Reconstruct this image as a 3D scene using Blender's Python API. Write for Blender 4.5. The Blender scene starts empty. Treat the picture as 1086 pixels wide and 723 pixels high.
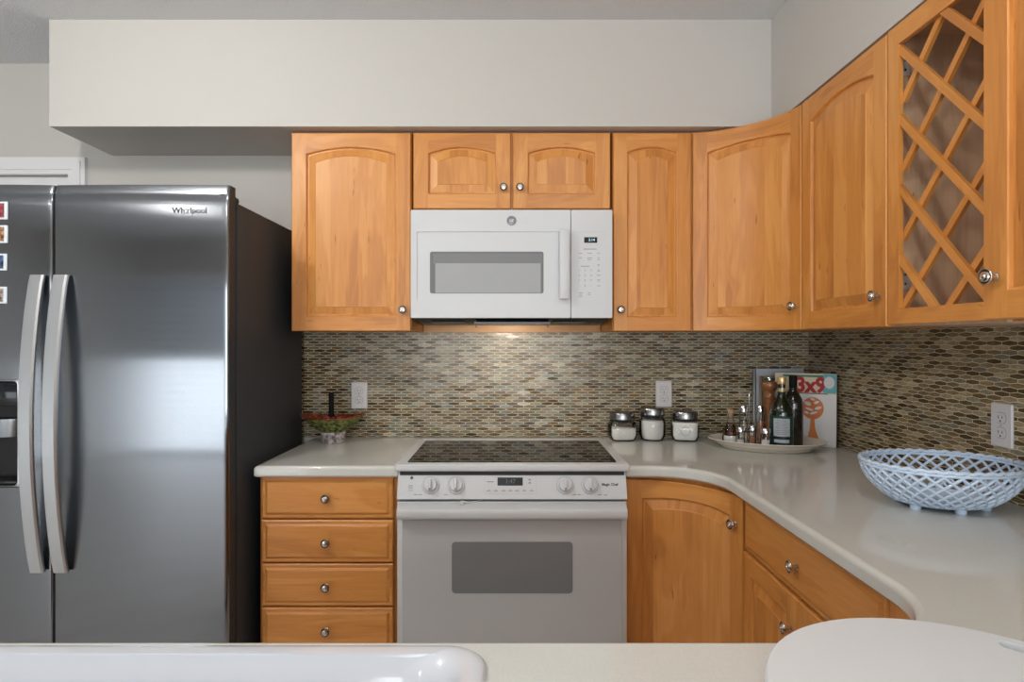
import bpy, bmesh, math, random
from mathutils import Vector, Matrix
from mathutils.geometry import tessellate_polygon
PI = math.pi
rnd = random.Random(7)
sc = bpy.context.scene
COL = sc.collection
H = 1.334                                   # eye height; the counter top is .42 below it
CT = H - .42

# ------------------------------------------------------------------ camera, world, lights, exposure
cam_d = bpy.data.cameras.new('camera'); cam = bpy.data.objects.new('camera', cam_d); COL.objects.link(cam)
cam.location = (0, 0, H); cam.rotation_euler = (PI/2, 0, 0)
cam_d.sensor_width = 36; cam_d.lens = 643/1086*36; cam_d.clip_start = .02
sc.camera = cam
sc.view_settings.view_transform = 'Standard'; sc.view_settings.look = 'None'
sc.view_settings.exposure = 0.33; sc.view_settings.gamma = 1; sc.view_settings.use_curve_mapping = False
sc.cycles.max_bounces = 8; sc.cycles.diffuse_bounces = 4; sc.cycles.glossy_bounces = 4
sc.cycles.transmission_bounces = 8; sc.cycles.transparent_max_bounces = 24
sc.cycles.caustics_reflective = False; sc.cycles.caustics_refractive = False
sc.cycles.sample_clamp_indirect = 6; sc.cycles.use_denoising = True
w = bpy.data.worlds.new('world'); sc.world = w; w.use_nodes = True
w.node_tree.nodes['Background'].inputs[0].default_value = (.75, .87, 1, 1)
w.node_tree.nodes['Background'].inputs[1].default_value = .35

def area(name, loc, rot, sx, sy, power, col=(1, 1, 1), shape='RECTANGLE'):
    l = bpy.data.lights.new(name, 'AREA'); l.shape = shape; l.size = sx
    if shape in ('RECTANGLE', 'ELLIPSE'): l.size_y = sy
    l.energy = power; l.color = col
    o = bpy.data.objects.new(name, l); COL.objects.link(o); o.location = loc; o.rotation_euler = rot
    return o
ROOM_L, ROOM_R, ROOM_N, ROOM_B = -4.6, 1.296, -3.4, 2.646   # left, right, near, back
CEIL = H + 1.21
# daylight in the window openings of the room
area('daylight_near', (-.15, ROOM_N + .03, 1.15), (PI/2, 0, 0), 2.3, 1.6, 66, (.95, .98, 1))
area('daylight_patio', (-3.25, ROOM_N - .05, .60), (PI/2, 0, 0), 2.15, 1.08, 34, (.90, .95, 1))
# flush ceiling lamps (their housings are built with the ceiling)
LAMPS = [(-1.25, 1.0), (.30, .55), (-.45, -1.1), (-2.4, -.9)]
LAMP_W = [24, 7, 12, 5]
for (lx, ly), lw in zip(LAMPS, LAMP_W):
    l = bpy.data.lights.new('ceiling_lamp_light', 'POINT'); l.energy = lw; l.color = (1, .965, .92); l.shadow_soft_size = .06
    o = bpy.data.objects.new('ceiling_lamp_light', l); COL.objects.link(o); o.location = (lx, ly, CEIL-.17)
# the cooktop lamp under the microwave
area('cooktop_lamp_light', (-.01, 2.345, H + .052), (math.radians(28), 0, 0), .12, .04, 1.1, (1, .88, .70))

# ------------------------------------------------------------------ materials
MATS = {}
def nt(name):
    m = bpy.data.materials.new(name); m.use_nodes = True; MATS[name] = m
    return m, m.node_tree, m.node_tree.nodes['Principled BSDF']
def N(t, kind, **kw):
    n = t.nodes.new(kind)
    for k, v in kw.items():
        if k in n.inputs: n.inputs[k].default_value = v
        else: setattr(n, k, v)
    return n
def mat(name, col, rough=.5, metal=0, spec=.5, coat=0, trans=0, ior=1.45, bump=0, bscale=60, aniso=0, var=0, alpha=1, emit=None):
    m, t, b = nt(name)
    b.inputs['Base Color'].default_value = (*col, 1); b.inputs['Roughness'].default_value = rough
    b.inputs['Metallic'].default_value = metal; b.inputs['Specular IOR Level'].default_value = spec
    b.inputs['Coat Weight'].default_value = coat; b.inputs['Coat Roughness'].default_value = .08
    b.inputs['Transmission Weight'].default_value = trans; b.inputs['IOR'].default_value = ior
    b.inputs['Anisotropic'].default_value = aniso; b.inputs['Alpha'].default_value = alpha
    if emit: b.inputs['Emission Color'].default_value = (*emit[0], 1); b.inputs['Emission Strength'].default_value = emit[1]
    tc = N(t, 'ShaderNodeTexCoord')
    if bump or var:
        n = N(t, 'ShaderNodeTexNoise', Scale=bscale, Detail=4.0)
        t.links.new(tc.outputs['Object'], n.inputs['Vector'])
        if bump:
            bp = N(t, 'ShaderNodeBump', Strength=bump, Distance=.004)
            t.links.new(n.outputs['Fac'], bp.inputs['Height']); t.links.new(bp.outputs[0], b.inputs['Normal'])
        if var:
            r = N(t, 'ShaderNodeValToRGB')
            r.color_ramp.elements[0].position = .35; r.color_ramp.elements[1].position = .65
            r.color_ramp.elements[0].color = (*[c*(1-var) for c in col], 1); r.color_ramp.elements[1].color = (*[min(1, c*(1+var)) for c in col], 1)
            t.links.new(n.outputs['Fac'], r.inputs[0]); t.links.new(r.outputs[0], b.inputs['Base Color'])
    return m

def wood(name, c0, c1, c2, rough=.44, strips=0, coat=.08):
    """maple-like wood; the grain runs along v of the UV map, in metres"""
    m, t, b = nt(name)
    uv = N(t, 'ShaderNodeUVMap'); uv.uv_map = 'UVMap'
    L = t.links.new
    sep = N(t, 'ShaderNodeSeparateXYZ'); L(uv.outputs[0], sep.inputs[0])
    def mul(s, k):
        q = N(t, 'ShaderNodeMath', operation='MULTIPLY'); L(s, q.inputs[0]); q.inputs[1].default_value = k; return q.outputs[0]
    st = N(t, 'ShaderNodeMath', operation='FLOOR'); L(mul(sep.outputs[0], 1/.072), st.inputs[0])
    wn = N(t, 'ShaderNodeTexWhiteNoise', noise_dimensions='1D'); L(st.outputs[0], wn.inputs['W'])
    off = mul(wn.outputs['Value'], 7.3 if strips else 0)
    comb = N(t, 'ShaderNodeCombineXYZ'); L(mul(sep.outputs[0], 9), comb.inputs[0]); L(mul(sep.outputs[1], 1.25), comb.inputs[1]); L(off, comb.inputs[2])
    n1 = N(t, 'ShaderNodeTexNoise', Scale=1.0, Detail=3.0, Distortion=1.1); L(comb.outputs[0], n1.inputs['Vector'])
    comb2 = N(t, 'ShaderNodeCombineXYZ'); L(mul(sep.outputs[0], 160), comb2.inputs[0]); L(mul(sep.outputs[1], 6), comb2.inputs[1]); L(off, comb2.inputs[2])
    n2 = N(t, 'ShaderNodeTexNoise', Scale=1.0, Detail=2.0); L(comb2.outputs[0], n2.inputs['Vector'])
    # growth rings: wave on the distorted coarse noise
    ring = N(t, 'ShaderNodeMath', operation='SINE'); L(mul(n1.outputs['Fac'], 44), ring.inputs[0])
    a = N(t, 'ShaderNodeMath', operation='MULTIPLY_ADD'); L(ring.outputs[0], a.inputs[0]); a.inputs[1].default_value = .055; L(n1.outputs['Fac'], a.inputs[2])
    a2 = N(t, 'ShaderNodeMath', operation='MULTIPLY_ADD'); L(n2.outputs['Fac'], a2.inputs[0]); a2.inputs[1].default_value = .30; L(a.outputs[0], a2.inputs[2])
    a3 = N(t, 'ShaderNodeMath', operation='MULTIPLY_ADD'); L(wn.outputs['Value'], a3.inputs[0]); a3.inputs[1].default_value = .15 if strips else 0; L(a2.outputs[0], a3.inputs[2])
    r = N(t, 'ShaderNodeValToRGB'); e = r.color_ramp.elements
    lo = .42 if not strips else .46
    e[0].position = lo; e[0].color = (*c0, 1); e[1].position = lo+.46; e[1].color = (*c2, 1)
    q = e.new(lo+.24); q.color = (*c1, 1)
    L(a3.outputs[0], r.inputs[0])
    # small dark mineral flecks along the grain
    comb3 = N(t, 'ShaderNodeCombineXYZ'); L(mul(sep.outputs[0], 70), comb3.inputs[0]); L(mul(sep.outputs[1], 14), comb3.inputs[1]); L(off, comb3.inputs[2])
    n3 = N(t, 'ShaderNodeTexNoise', Scale=1.0, Detail=1.0); L(comb3.outputs[0], n3.inputs['Vector'])
    r3 = N(t, 'ShaderNodeValToRGB'); r3.color_ramp.elements[0].position = .74; r3.color_ramp.elements[1].position = .80
    r3.color_ramp.elements[0].color = (1, 1, 1, 1); r3.color_ramp.elements[1].color = (.62, .5, .4, 1)
    L(n3.outputs['Fac'], r3.inputs[0])
    mx = N(t, 'ShaderNodeMix', data_type='RGBA', blend_type='MULTIPLY'); mx.inputs[0].default_value = 1
    L(r.outputs[0], mx.inputs[6]); L(r3.outputs[0], mx.inputs[7]); L(mx.outputs[2], b.inputs['Base Color'])
    b.inputs['Roughness'].default_value = rough; b.inputs['Coat Weight'].default_value = coat; b.inputs['Coat Roughness'].default_value = .3
    bp = N(t, 'ShaderNodeBump', Strength=.05, Distance=.001); L(n2.outputs['Fac'], bp.inputs['Height']); L(bp.outputs[0], b.inputs['Normal'])
    return m
WA, WB, WC = (.46, .170, .034), (.60, .245, .052), (.68, .31, .080)
wood('maple', WA, WB, WC); wood('maple_panel', WA, WB, WC, strips=1)
wood('maple_inside', (.52, .33, .21), (.63, .43, .28), (.72, .52, .36), rough=.5, coat=0)
wood('maple_light', (.45, .24, .11), (.55, .31, .15), (.62, .37, .19), rough=.45, coat=0)
mat('wall_paint', (.54, .525, .495), .7, bump=.04, bscale=180)
mat('ceiling_paint', (.72, .725, .74), .9, bump=.9, bscale=190)
mat('soffit_under', (.60, .575, .535), .7)
mat('trim_white', (.74, .74, .75), .4)
mat('grout', (.70, .62, .48), .8)
mat('counter', (.60, .61, .575), .10, spec=.5, var=.03, bscale=300)
mat('enamel', (.62, .645, .69), .08, coat=.6)
mat('appliance_white', (.60, .62, .63), .34)
mat('appliance_white2', (.53, .55, .56), .25)
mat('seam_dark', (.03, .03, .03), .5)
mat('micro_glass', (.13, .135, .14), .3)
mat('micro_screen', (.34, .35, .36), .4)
mat('micro_band', (.17, .175, .18), .35)
mat('oven_glass', (.50, .525, .54), .10, coat=.8)
mat('oven_window', (.205, .22, .23), .12, coat=.6)
mat('black_glass', (.010, .010, .011), .015, spec=.22)
mat('display', (.01, .012, .014), .08)
mat('display_lit', (.05, .09, .09), .3, emit=((.6, .95, 1), .9))
mat('display_dim', (.05, .06, .06), .3, emit=((.3, .4, .4), .15))
mat('print_grey', (.20, .20, .21), .5); mat('print_dark', (.04, .04, .045), .5)
mat('steel', (.25, .265, .285), .14, metal=1, aniso=1.0)
_t = MATS['steel'].node_tree; _g = N(_t, 'ShaderNodeTangent', direction_type='UV_MAP'); _g.uv_map = 'UVMap'
_t.links.new(_g.outputs[0], _t.nodes['Principled BSDF'].inputs['Tangent'])
mat('steel_handle', (.60, .62, .64), .38, metal=1)
mat('steel_logo', (.75, .76, .78), .15, metal=1); mat('steel_shade', (.16, .17, .18), .35, metal=.6)
mat('fridge_side', (.045, .050, .056), .55, spec=.3, bump=.25, bscale=420)
mat('fridge_gap', (.008, .008, .009), .6)
mat('dispenser_black', (.012, .012, .014), .15); mat('dispenser_grey', (.25, .26, .27), .3, metal=.8)
mat('nickel', (.62, .57, .51), .20, metal=1); mat('nickel_dark', (.10, .085, .07), .35, metal=1)
mat('chrome', (.75, .76, .78), .12, metal=1)
mat('outlet_white', (.62, .61, .62), .35); mat('outlet_slot', (.03, .03, .03), .6)
mat('board_plastic', (.69, .72, .745), .38, bump=.05, bscale=160)
mat('flour', (.82, .81, .78), .9, var=.05, bscale=120); mat('sugar', (.78, .78, .76), .8, bump=.6, bscale=110)
mat('lid_steel', (.36, .36, .37), .25, metal=1, aniso=.4); mat('lid_black', (.02, .02, .021), .25)
mat('cork', (.42, .26, .13), .8, var=.2, bscale=150); mat('salt', (.78, .76, .73), .8); mat('spice', (.30, .14, .08), .8, var=.3, bscale=200)
mat('bottle_green', (.006, .013, .005), .06, coat=.6); mat('bottle_black', (.014, .012, .010), .08, coat=.5)
mat('gold_cap', (.75, .52, .26), .3, metal=.7); mat('gold_foil', (.45, .40, .22), .35, metal=.5)
mat('label_paper', (.42, .46, .50), .55); mat('label_green', (.006, .045, .036), .5); mat('label_black', (.01, .01, .012), .4)
mat('mill_wood', (.22, .085, .030), .3, coat=.4, var=.25, bscale=40)
mat('platter', (.68, .62, .53), .18, coat=.4); mat('platter_green', (.25, .26, .05), .3); mat('platter_shadow', (.02, .02, .03), .6)
mat('book_blue', (.50, .56, .64), .5); mat('book_white', (.62, .62, .62), .7); mat('book_tan', (.36, .27, .16), .5)
mat('book_green', (.03, .16, .10), .5); mat('book_red', (.34, .008, .012), .5); mat('book_teal', (.10, .36, .40), .4)
mat('mag_beige', (.56, .49, .36), .4); mat('mag_white', (.64, .64, .63), .35); mat('mag_orange', (.58, .17, .04), .5); mat('mag_dark', (.05, .02, .02), .6)
mat('ceramic_blue', (.58, .71, .88), .12, coat=.5)
mat('weave_green', (.13, .145, .035), .6, bump=1, bscale=70, var=.95); mat('weave_orange', (.20, .045, .018), .5, var=.7, bscale=60)
mat('pot_flecked', (.34, .30, .30), .4, var=.75, bscale=75)
mat('matte_black', (.006, .006, .006), .7, spec=.2)
mat('floor_tile', (.68, .66, .63), .35, var=.1, bscale=6)
mat('blind_white', (.80, .80, .78), .5); mat('lamp_glow', (1, 1, 1), .5, emit=((1, .90, .78), 6))
mat('photo_a', (.20, .04, .05), .3, var=.9, bscale=55); mat('photo_b', (.32, .18, .10), .3, var=.9, bscale=55)
mat('photo_c', (.05, .08, .16), .3, var=.9, bscale=55); mat('photo_d', (.28, .22, .20), .3, var=.9, bscale=55)
mat('magnet_clear', (.62, .68, .72), .1, coat=.5)
mat('filter_mesh', (.20, .20, .20), .4, metal=.8, bump=1, bscale=500)
mat('sponge_metal', (.5, .5, .5), .3, metal=1)

def thin_glass(name, tint, refl=.10):
    m, t, b = nt(name); t.nodes.remove(b); out = t.nodes['Material Output']
    tr = N(t, 'ShaderNodeBsdfTransparent'); tr.inputs[0].default_value = (*tint, 1)
    gl = N(t, 'ShaderNodeBsdfGlossy', Roughness=.03); lw = N(t, 'ShaderNodeLayerWeight', Blend=.12)
    ad = N(t, 'ShaderNodeMath', operation='ADD'); ad.inputs[1].default_value = refl; ad.use_clamp = True
    t.links.new(lw.outputs['Fresnel'], ad.inputs[0]); mx = N(t, 'ShaderNodeMixShader')
    t.links.new(ad.outputs[0], mx.inputs[0]); t.links.new(tr.outputs[0], mx.inputs[1]); t.links.new(gl.outputs[0], mx.inputs[2]); t.links.new(mx.outputs[0], out.inputs[0])
thin_glass('glass', (.985, .99, .988), .02); thin_glass('amber_oil', (.55, .30, .08), .02)
def tile_mat():
    m, t, b = nt('tile_glass')
    L = t.links.new
    a = N(t, 'ShaderNodeAttribute'); a.attribute_name = 'tile'
    tc = N(t, 'ShaderNodeTexCoord'); mp = N(t, 'ShaderNodeMapping'); mp.inputs['Scale'].default_value = (32, 32, 120)
    L(tc.outputs['Object'], mp.inputs[0])
    n = N(t, 'ShaderNodeTexNoise', Scale=1.0, Detail=3.0, Distortion=1.5); L(mp.outputs[0], n.inputs['Vector'])
    r = N(t, 'ShaderNodeValToRGB'); r.color_ramp.elements[0].position = .3; r.color_ramp.elements[1].position = .72
    r.color_ramp.elements[0].color = (.55, .50, .42, 1); r.color_ramp.elements[1].color = (1.45, 1.45, 1.45, 1)
    L(n.outputs['Fac'], r.inputs[0])
    mx = N(t, 'ShaderNodeMix', data_type='RGBA', blend_type='MULTIPLY'); mx.inputs[0].default_value = .8
    L(a.outputs['Color'], mx.inputs[6]); L(r.outputs[0], mx.inputs[7]); L(mx.outputs[2], b.inputs['Base Color'])
    b.inputs['Roughness'].default_value = .20; b.inputs['Specular IOR Level'].default_value = .38
tile_mat()

# ------------------------------------------------------------------ mesh building
class MB:
    def __init__(s): s.v = []; s.f = []; s.m = []; s.uv = []; s.sm = []; s.names = []
    def mi(s, name):
        if name not in s.names: s.names.append(name)
        return s.names.index(name)
    def add(s, verts, faces, m, grain='z', uvs=None, smooth=False):
        o = len(s.v); s.v += [Vector(p) for p in verts]; k = s.mi(m)
        off = (rnd.uniform(0, 30), rnd.uniform(0, 30))
        g = 'xyz'.index(grain)
        for j, f in enumerate(faces):
            s.f.append([i+o for i in f]); s.m.append(k); s.sm.append(smooth[j] if isinstance(smooth, list) else smooth)
            if uvs: s.uv.append([(u[0]+off[0], u[1]+off[1]) for u in (uvs[j])]); continue
            P = [Vector(verts[i]) for i in f]
            n = Vector((0, 0, 0))
            for i in range(len(P)): n += P[i].cross(P[(i+1) % len(P)])
            d = max(range(3), key=lambda q: abs(n[q]))
            gg = g if d != g else (g+1) % 3
            c = [q for q in range(3) if q not in (d, gg)][0]
            s.uv.append([(p[c]+off[0], p[gg]+off[1]) for p in P])
        return s
    def box(s, x0, x1, y0, y1, z0, z1, m, grain='z', r=0, seg=2):
        x0, x1 = min(x0, x1), max(x0, x1); y0, y1 = min(y0, y1), max(y0, y1); z0, z1 = min(z0, z1), max(z0, z1)
        if r <= 0:
            v = [(x, y, z) for x in (x0, x1) for y in (y0, y1) for z in (z0, z1)]
            return s.add(v, [(0, 1, 3, 2), (4, 6, 7, 5), (0, 4, 5, 1), (2, 3, 7, 6), (0, 2, 6, 4), (1, 5, 7, 3)], m, grain)
        b = bmesh.new(); bmesh.ops.create_cube(b, size=1)
        for q in b.verts: q.co = Vector(((x0+x1)/2+q.co.x*(x1-x0), (y0+y1)/2+q.co.y*(y1-y0), (z0+z1)/2+q.co.z*(z1-z0)))
        r = min(r, (x1-x0)*.49, (y1-y0)*.49, (z1-z0)*.49)
        bmesh.ops.bevel(b, geom=b.edges[:], offset=r, segments=seg, affect='EDGES', profile=.5)
        b.verts.index_update(); b.normal_update()
        s.add([q.co.copy() for q in b.verts], [[q.index for q in f.verts] for f in b.faces], m, grain, smooth=[max(abs(c_) for c_ in f.normal) < .999 for f in b.faces]); b.free(); return s
    def lathe(s, prof, m, c=(0, 0, 0), n=28, axis='z', shape=0, a0=0, a1=2*PI, sx=1, sy=1, rot=0, caps=True):
        """prof: (radius, height); shape p>2 makes a rounded square"""
        full = abs(a1-a0-2*PI) < 1e-6; k = n if full else n+1
        V = []
        for (r, h) in prof:
            for i in range(k):
                a = a0+(a1-a0)*i/n
                q = 1 if not shape else 1/((abs(math.cos(a))**shape+abs(math.sin(a))**shape)**(1/shape))
                x, y = r*q*math.cos(a)*sx, r*q*math.sin(a)*sy
                x, y = x*math.cos(rot)-y*math.sin(rot), x*math.sin(rot)+y*math.cos(rot)
                if axis == 'z': p = (x, y, h)
                elif axis == '-y': p = (x, -h, y)
                else: p = (-h, x, y)        # '-x'
                V.append((p[0]+c[0], p[1]+c[1], p[2]+c[2]))
        F = []
        for j in range(len(prof)-1):
            for i in range(n if full else n):
                i2 = (i+1) % k
                F.append((j*k+i, j*k+i2, (j+1)*k+i2, (j+1)*k+i))
        if full and caps:
            if prof[0][0] > 1e-5: F.append(list(range(k))[::-1])
            if prof[-1][0] > 1e-5: F.append([(len(prof)-1)*k+i for i in range(k)])
        return s.add(V, F, m, smooth=True)
    def tube(s, pts, r, m, n=8, closed=False, caps=True):
        P = [Vector(p) for p in pts]; K = len(P); V = []; F = []
        up = None
        for i, p in enumerate(P):
            a = P[(i-1) % K] if (closed or i > 0) else P[i]; b = P[(i+1) % K] if (closed or i < K-1) else P[i]
            t = (b-a).normalized()
            if up is None: up = t.orthogonal().normalized()
            up = (up - t*up.dot(t)).normalized(); sd = t.cross(up)
            rr = r(i/(K-1)) if callable(r) else r
            for j in range(n):
                q = 2*PI*j/n; V.append(p+(up*math.cos(q)+sd*math.sin(q))*rr)
        for i in range(K if closed else K-1):
            i2 = (i+1) % K
            for j in range(n): F.append((i*n+j, i*n+(j+1) % n, i2*n+(j+1) % n, i2*n+j))
        if not closed and caps: F.append(list(range(n))[::-1]); F.append([(K-1)*n+j for j in range(n)])
        return s.add(V, F, m, smooth=True)
    def prism(s, poly, m, f, d, grain='z'):
        """poly of 2D points; f(a, b, w) -> 3D; thickness from w=0 to w=d"""
        k = len(poly)
        V = [f(a, b, 0) for a, b in poly]+[f(a, b, d) for a, b in poly]
        return s.add(V, [list(range(k)), list(range(k, 2*k))[::-1]]+[(i, (i+1) % k, k+(i+1) % k, k+i) for i in range(k)], m, grain)
    def obj(s, name, parent=None, auto=35, recalc=True):
        me = bpy.data.meshes.new(name)
        org = Vector((0, 0, 0))
        if parent is not None: org = WORLD.get(parent.name, Vector((0, 0, 0)))
        me.from_pydata([p-org for p in s.v], [], s.f)
        uvl = me.uv_layers.new(name='UVMap'); k = 0
        flat = [c for f in s.uv for q in f for c in q]
        uvl.data.foreach_set('uv', flat)
        for nme in s.names: me.materials.append(MATS[nme])
        me.polygons.foreach_set('material_index', s.m)
        me.polygons.foreach_set('use_smooth', s.sm)
        me.update()
        if recalc:
            b = bmesh.new(); b.from_mesh(me); bmesh.ops.recalc_face_normals(b, faces=b.faces[:]); b.to_mesh(me); b.free()
        try: me.set_sharp_from_angle(angle=math.radians(auto))
        except Exception: pass
        o = bpy.data.objects.new(name, me); COL.objects.link(o)
        if parent is not None:
            o.parent = parent
        WORLD[o.name] = org
        return o
WORLD = {}
def tag(o, label=None, cat=None, group=None, kind=None):
    if label: o['label'] = label
    if cat: o['category'] = cat
    if group: o['group'] = group
    if kind: o['kind'] = kind
    return o
def thing(name, label, cat, loc, group=None):
    o = bpy.data.objects.new(name, None); COL.objects.link(o); o.location = loc; o.empty_display_size = .05
    WORLD[o.name] = Vector(loc)
    return tag(o, label, cat, group)
def struct(name, mb, m=None): return tag(mb.obj(name), kind='structure')
def text(body, size, mp, m, parent, name='lettering', d=.0006, align='CENTER', bold=0, sx=1):
    """mp(a, b, w) maps the text plane to the world; part of parent"""
    cu = bpy.data.curves.new('t', 'FONT'); cu.body = body; cu.size = size; cu.align_x = align; cu.align_y = 'CENTER'; cu.resolution_u = 3; cu.offset = bold
    t = bpy.data.objects.new('t', cu); me = bpy.data.meshes.new_from_object(t)
    V = [(v.co.x*sx, v.co.y) for v in me.vertices]; F = [list(p.vertices) for p in me.polygons]
    bpy.data.objects.remove(t)
    b = MB(); b.add([mp(a, c, d) for a, c in V], F, m)
    return b.obj(name, parent) if parent is not None else b
def rrect(x0, x1, y0, y1, r, n=5):
    P = []
    for cx, cy, a in ((x1-r, y1-r, 0), (x0+r, y1-r, PI/2), (x0+r, y0+r, PI), (x1-r, y0+r, 1.5*PI)):
        for i in range(n+1): P.append((cx+r*math.cos(a+PI/2*i/n), cy+r*math.sin(a+PI/2*i/n)))
    return P

# ------------------------------------------------------------------ the room
FL = 0.0
m = MB(); m.box(ROOM_L, ROOM_R, ROOM_N, ROOM_B, -.05, FL, 'floor_tile'); struct('floor', m)
m = MB(); m.box(ROOM_L-.1, ROOM_R+.1, ROOM_N-.1, ROOM_B+.1, CEIL, CEIL+.06, 'ceiling_paint'); struct('ceiling', m)
# back wall with a door opening behind the fridge
DX1, DZ1 = -1.925, H+.725
m = MB()
m.box(DX1, ROOM_R+.1, ROOM_B, ROOM_B+.1, FL, CEIL, 'wall_paint')
m.box(ROOM_L, DX1-.82, ROOM_B, ROOM_B+.1, FL, CEIL, 'wall_paint')
m.box(DX1-.82, DX1, ROOM_B, ROOM_B+.1, DZ1, CEIL, 'wall_paint')
struct('wall_back', m)
m = MB(); m.box(ROOM_R, ROOM_R+.1, ROOM_N, ROOM_B, FL, CEIL, 'wall_paint'); struct('wall_right', m)
m = MB(); m.box(ROOM_L-.1, ROOM_L, ROOM_N, ROOM_B, FL, CEIL, 'wall_paint'); struct('wall_left', m)
m = MB()
NX0, NX1, NZ0, NZ1 = -1.35, 1.05, .30, 2.0          # window
PX0, PX1, PZ1 = -4.4, -2.1, 2.05                     # patio door
m.box(ROOM_L, PX0, ROOM_N-.1, ROOM_N, FL, CEIL, 'wall_paint').box(PX1, NX0, ROOM_N-.1, ROOM_N, FL, CEIL, 'wall_paint').box(NX1, ROOM_R, ROOM_N-.1, ROOM_N, FL, CEIL, 'wall_paint')
m.box(NX0, NX1, ROOM_N-.1, ROOM_N, FL, NZ0, 'wall_paint').box(NX0, NX1, ROOM_N-.1, ROOM_N, NZ1, CEIL, 'wall_paint').box(PX0, PX1, ROOM_N-.1, ROOM_N, PZ1, CEIL, 'wall_paint')
struct('wall_near', m)
m = MB()
for a, b_, c, d in ((PX0-.07, PX1+.07, PZ1, PZ1+.07), (PX0-.07, PX0, FL, PZ1), (PX1, PX1+.07, FL, PZ1), ((PX0+PX1)/2-.03, (PX0+PX1)/2+.03, FL, PZ1)):
    m.box(a, b_, ROOM_N-.04, ROOM_N+.02, c, d, 'trim_white')
struct('window_1', m)
m = MB()
for i in range(21):
    z = .07+i*.095
    for x0, x1 in ((PX0+.01, (PX0+PX1)/2-.035), ((PX0+PX1)/2+.035, PX1-.01)):
        m.add([(x0, ROOM_N+.035, z+.022), (x1, ROOM_N+.035, z+.022), (x1, ROOM_N+.09, z-.014), (x0, ROOM_N+.09, z-.014)], [(0, 1, 2, 3)], 'blind_white')
for x0, x1 in ((PX0+.01, (PX0+PX1)/2-.035), ((PX0+PX1)/2+.035, PX1-.01)):
    m.box(x0, x1, ROOM_N+.025, ROOM_N+.11, PZ1-.02, PZ1+.03, 'blind_white')
tag(m.obj('window_blind'), 'white slatted blind over the patio door', 'window blind')
m = MB()
for a, b_, c, d in ((NX0-.07, NX1+.07, NZ0-.07, NZ0), (NX0-.07, NX1+.07, NZ1, NZ1+.07), (NX0-.07, NX0, NZ0, NZ1), (NX1, NX1+.07, NZ0, NZ1), ((NX0+NX1)/2-.03, (NX0+NX1)/2+.03, NZ0, NZ1)):
    m.box(a, b_, ROOM_N-.06, ROOM_N+.02, c, d, 'trim_white')
struct('window_2', m)
# door in the back wall, only its head casing shows over the fridge
m = MB()
cx1 = -1.852
def casing(m, x0, x1, z1, wd):
    for k, (a, t) in enumerate(((0, .012), (.012, .020), (.05, .015))):
        pass
    m.prism([(x0, z1), (x1, z1), (x1-wd, z1-wd), (x0+wd, z1-wd)], 'trim_white', lambda a, b, w_: (a, ROOM_B-w_, b), .018)
    m.prism([(x0+.018, z1-.018), (x1-.018, z1-.018), (x1-wd+.018, z1-wd+.018), (x0+wd-.018, z1-wd+.018)], 'trim_white', lambda a, b, w_: (a, ROOM_B-.018-w_, b), .006)
    m.prism([(x1-.018, z1-.018), (x1-.018, FL), (x1-wd+.018, FL), (x1-wd+.018, z1-wd+.018)], 'trim_white', lambda a, b, w_: (a, ROOM_B-.018-w_, b), .006)
    m.prism([(x1, z1), (x1, FL), (x1-wd, FL), (x1-wd, z1-wd)], 'trim_white', lambda a, b, w_: (a, ROOM_B-w_, b), .018)
    m.prism([(x0, z1), (x0, FL), (x0+wd, FL), (x0+wd, z1-wd)], 'trim_white', lambda a, b, w_: (a, ROOM_B-w_, b), .018)
casing(m, DX1-.82-.073, cx1, H+.797, .073)
struct('trim_1', m)
m = MB(); m.box(DX1-.815, DX1-.003, ROOM_B+.02, ROOM_B+.055, FL+.01, DZ1-.003, 'trim_white'); 
for zz in (.15, 1.1):
    m.box(DX1-.70, DX1-.12, ROOM_B+.012, ROOM_B+.022, zz, zz+.8, 'trim_white', r=.006)
struct('door_1', m)
# soffit
SB, SF, SR = H+.808, 2.284, .977
SL = -1.743
m = MB()
m.box(SL, SR, SF, ROOM_B, SB, CEIL, 'wall_paint')
m.box(SR, ROOM_R, -.2, ROOM_B, SB, CEIL, 'wall_paint')
struct('wall_soffit', m)
# flush ceiling lamps
for i, (lx, ly) in enumerate(LAMPS):
    t = thing('ceiling_lamp', ['round flush ceiling lamp between fridge and sink', 'round flush ceiling lamp over the sink end', 'round flush ceiling lamp behind the peninsula', 'round flush ceiling lamp near the patio door'][i], 'ceiling lamp', (lx, ly, CEIL), 'flush ceiling lamps')
    MB().lathe([(.08, 0), (.105, 0), (.103, -.010), (.086, -.014), (.08, 0)], 'trim_white', (lx, ly, CEIL), caps=False).obj('trim_ring', t)
    MB().lathe([(.085, -.008), (.080, -.040), (.055, -.062), (0, -.070)], 'lamp_glow', (lx, ly, CEIL), caps=False).obj('diffuser', t)

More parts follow.
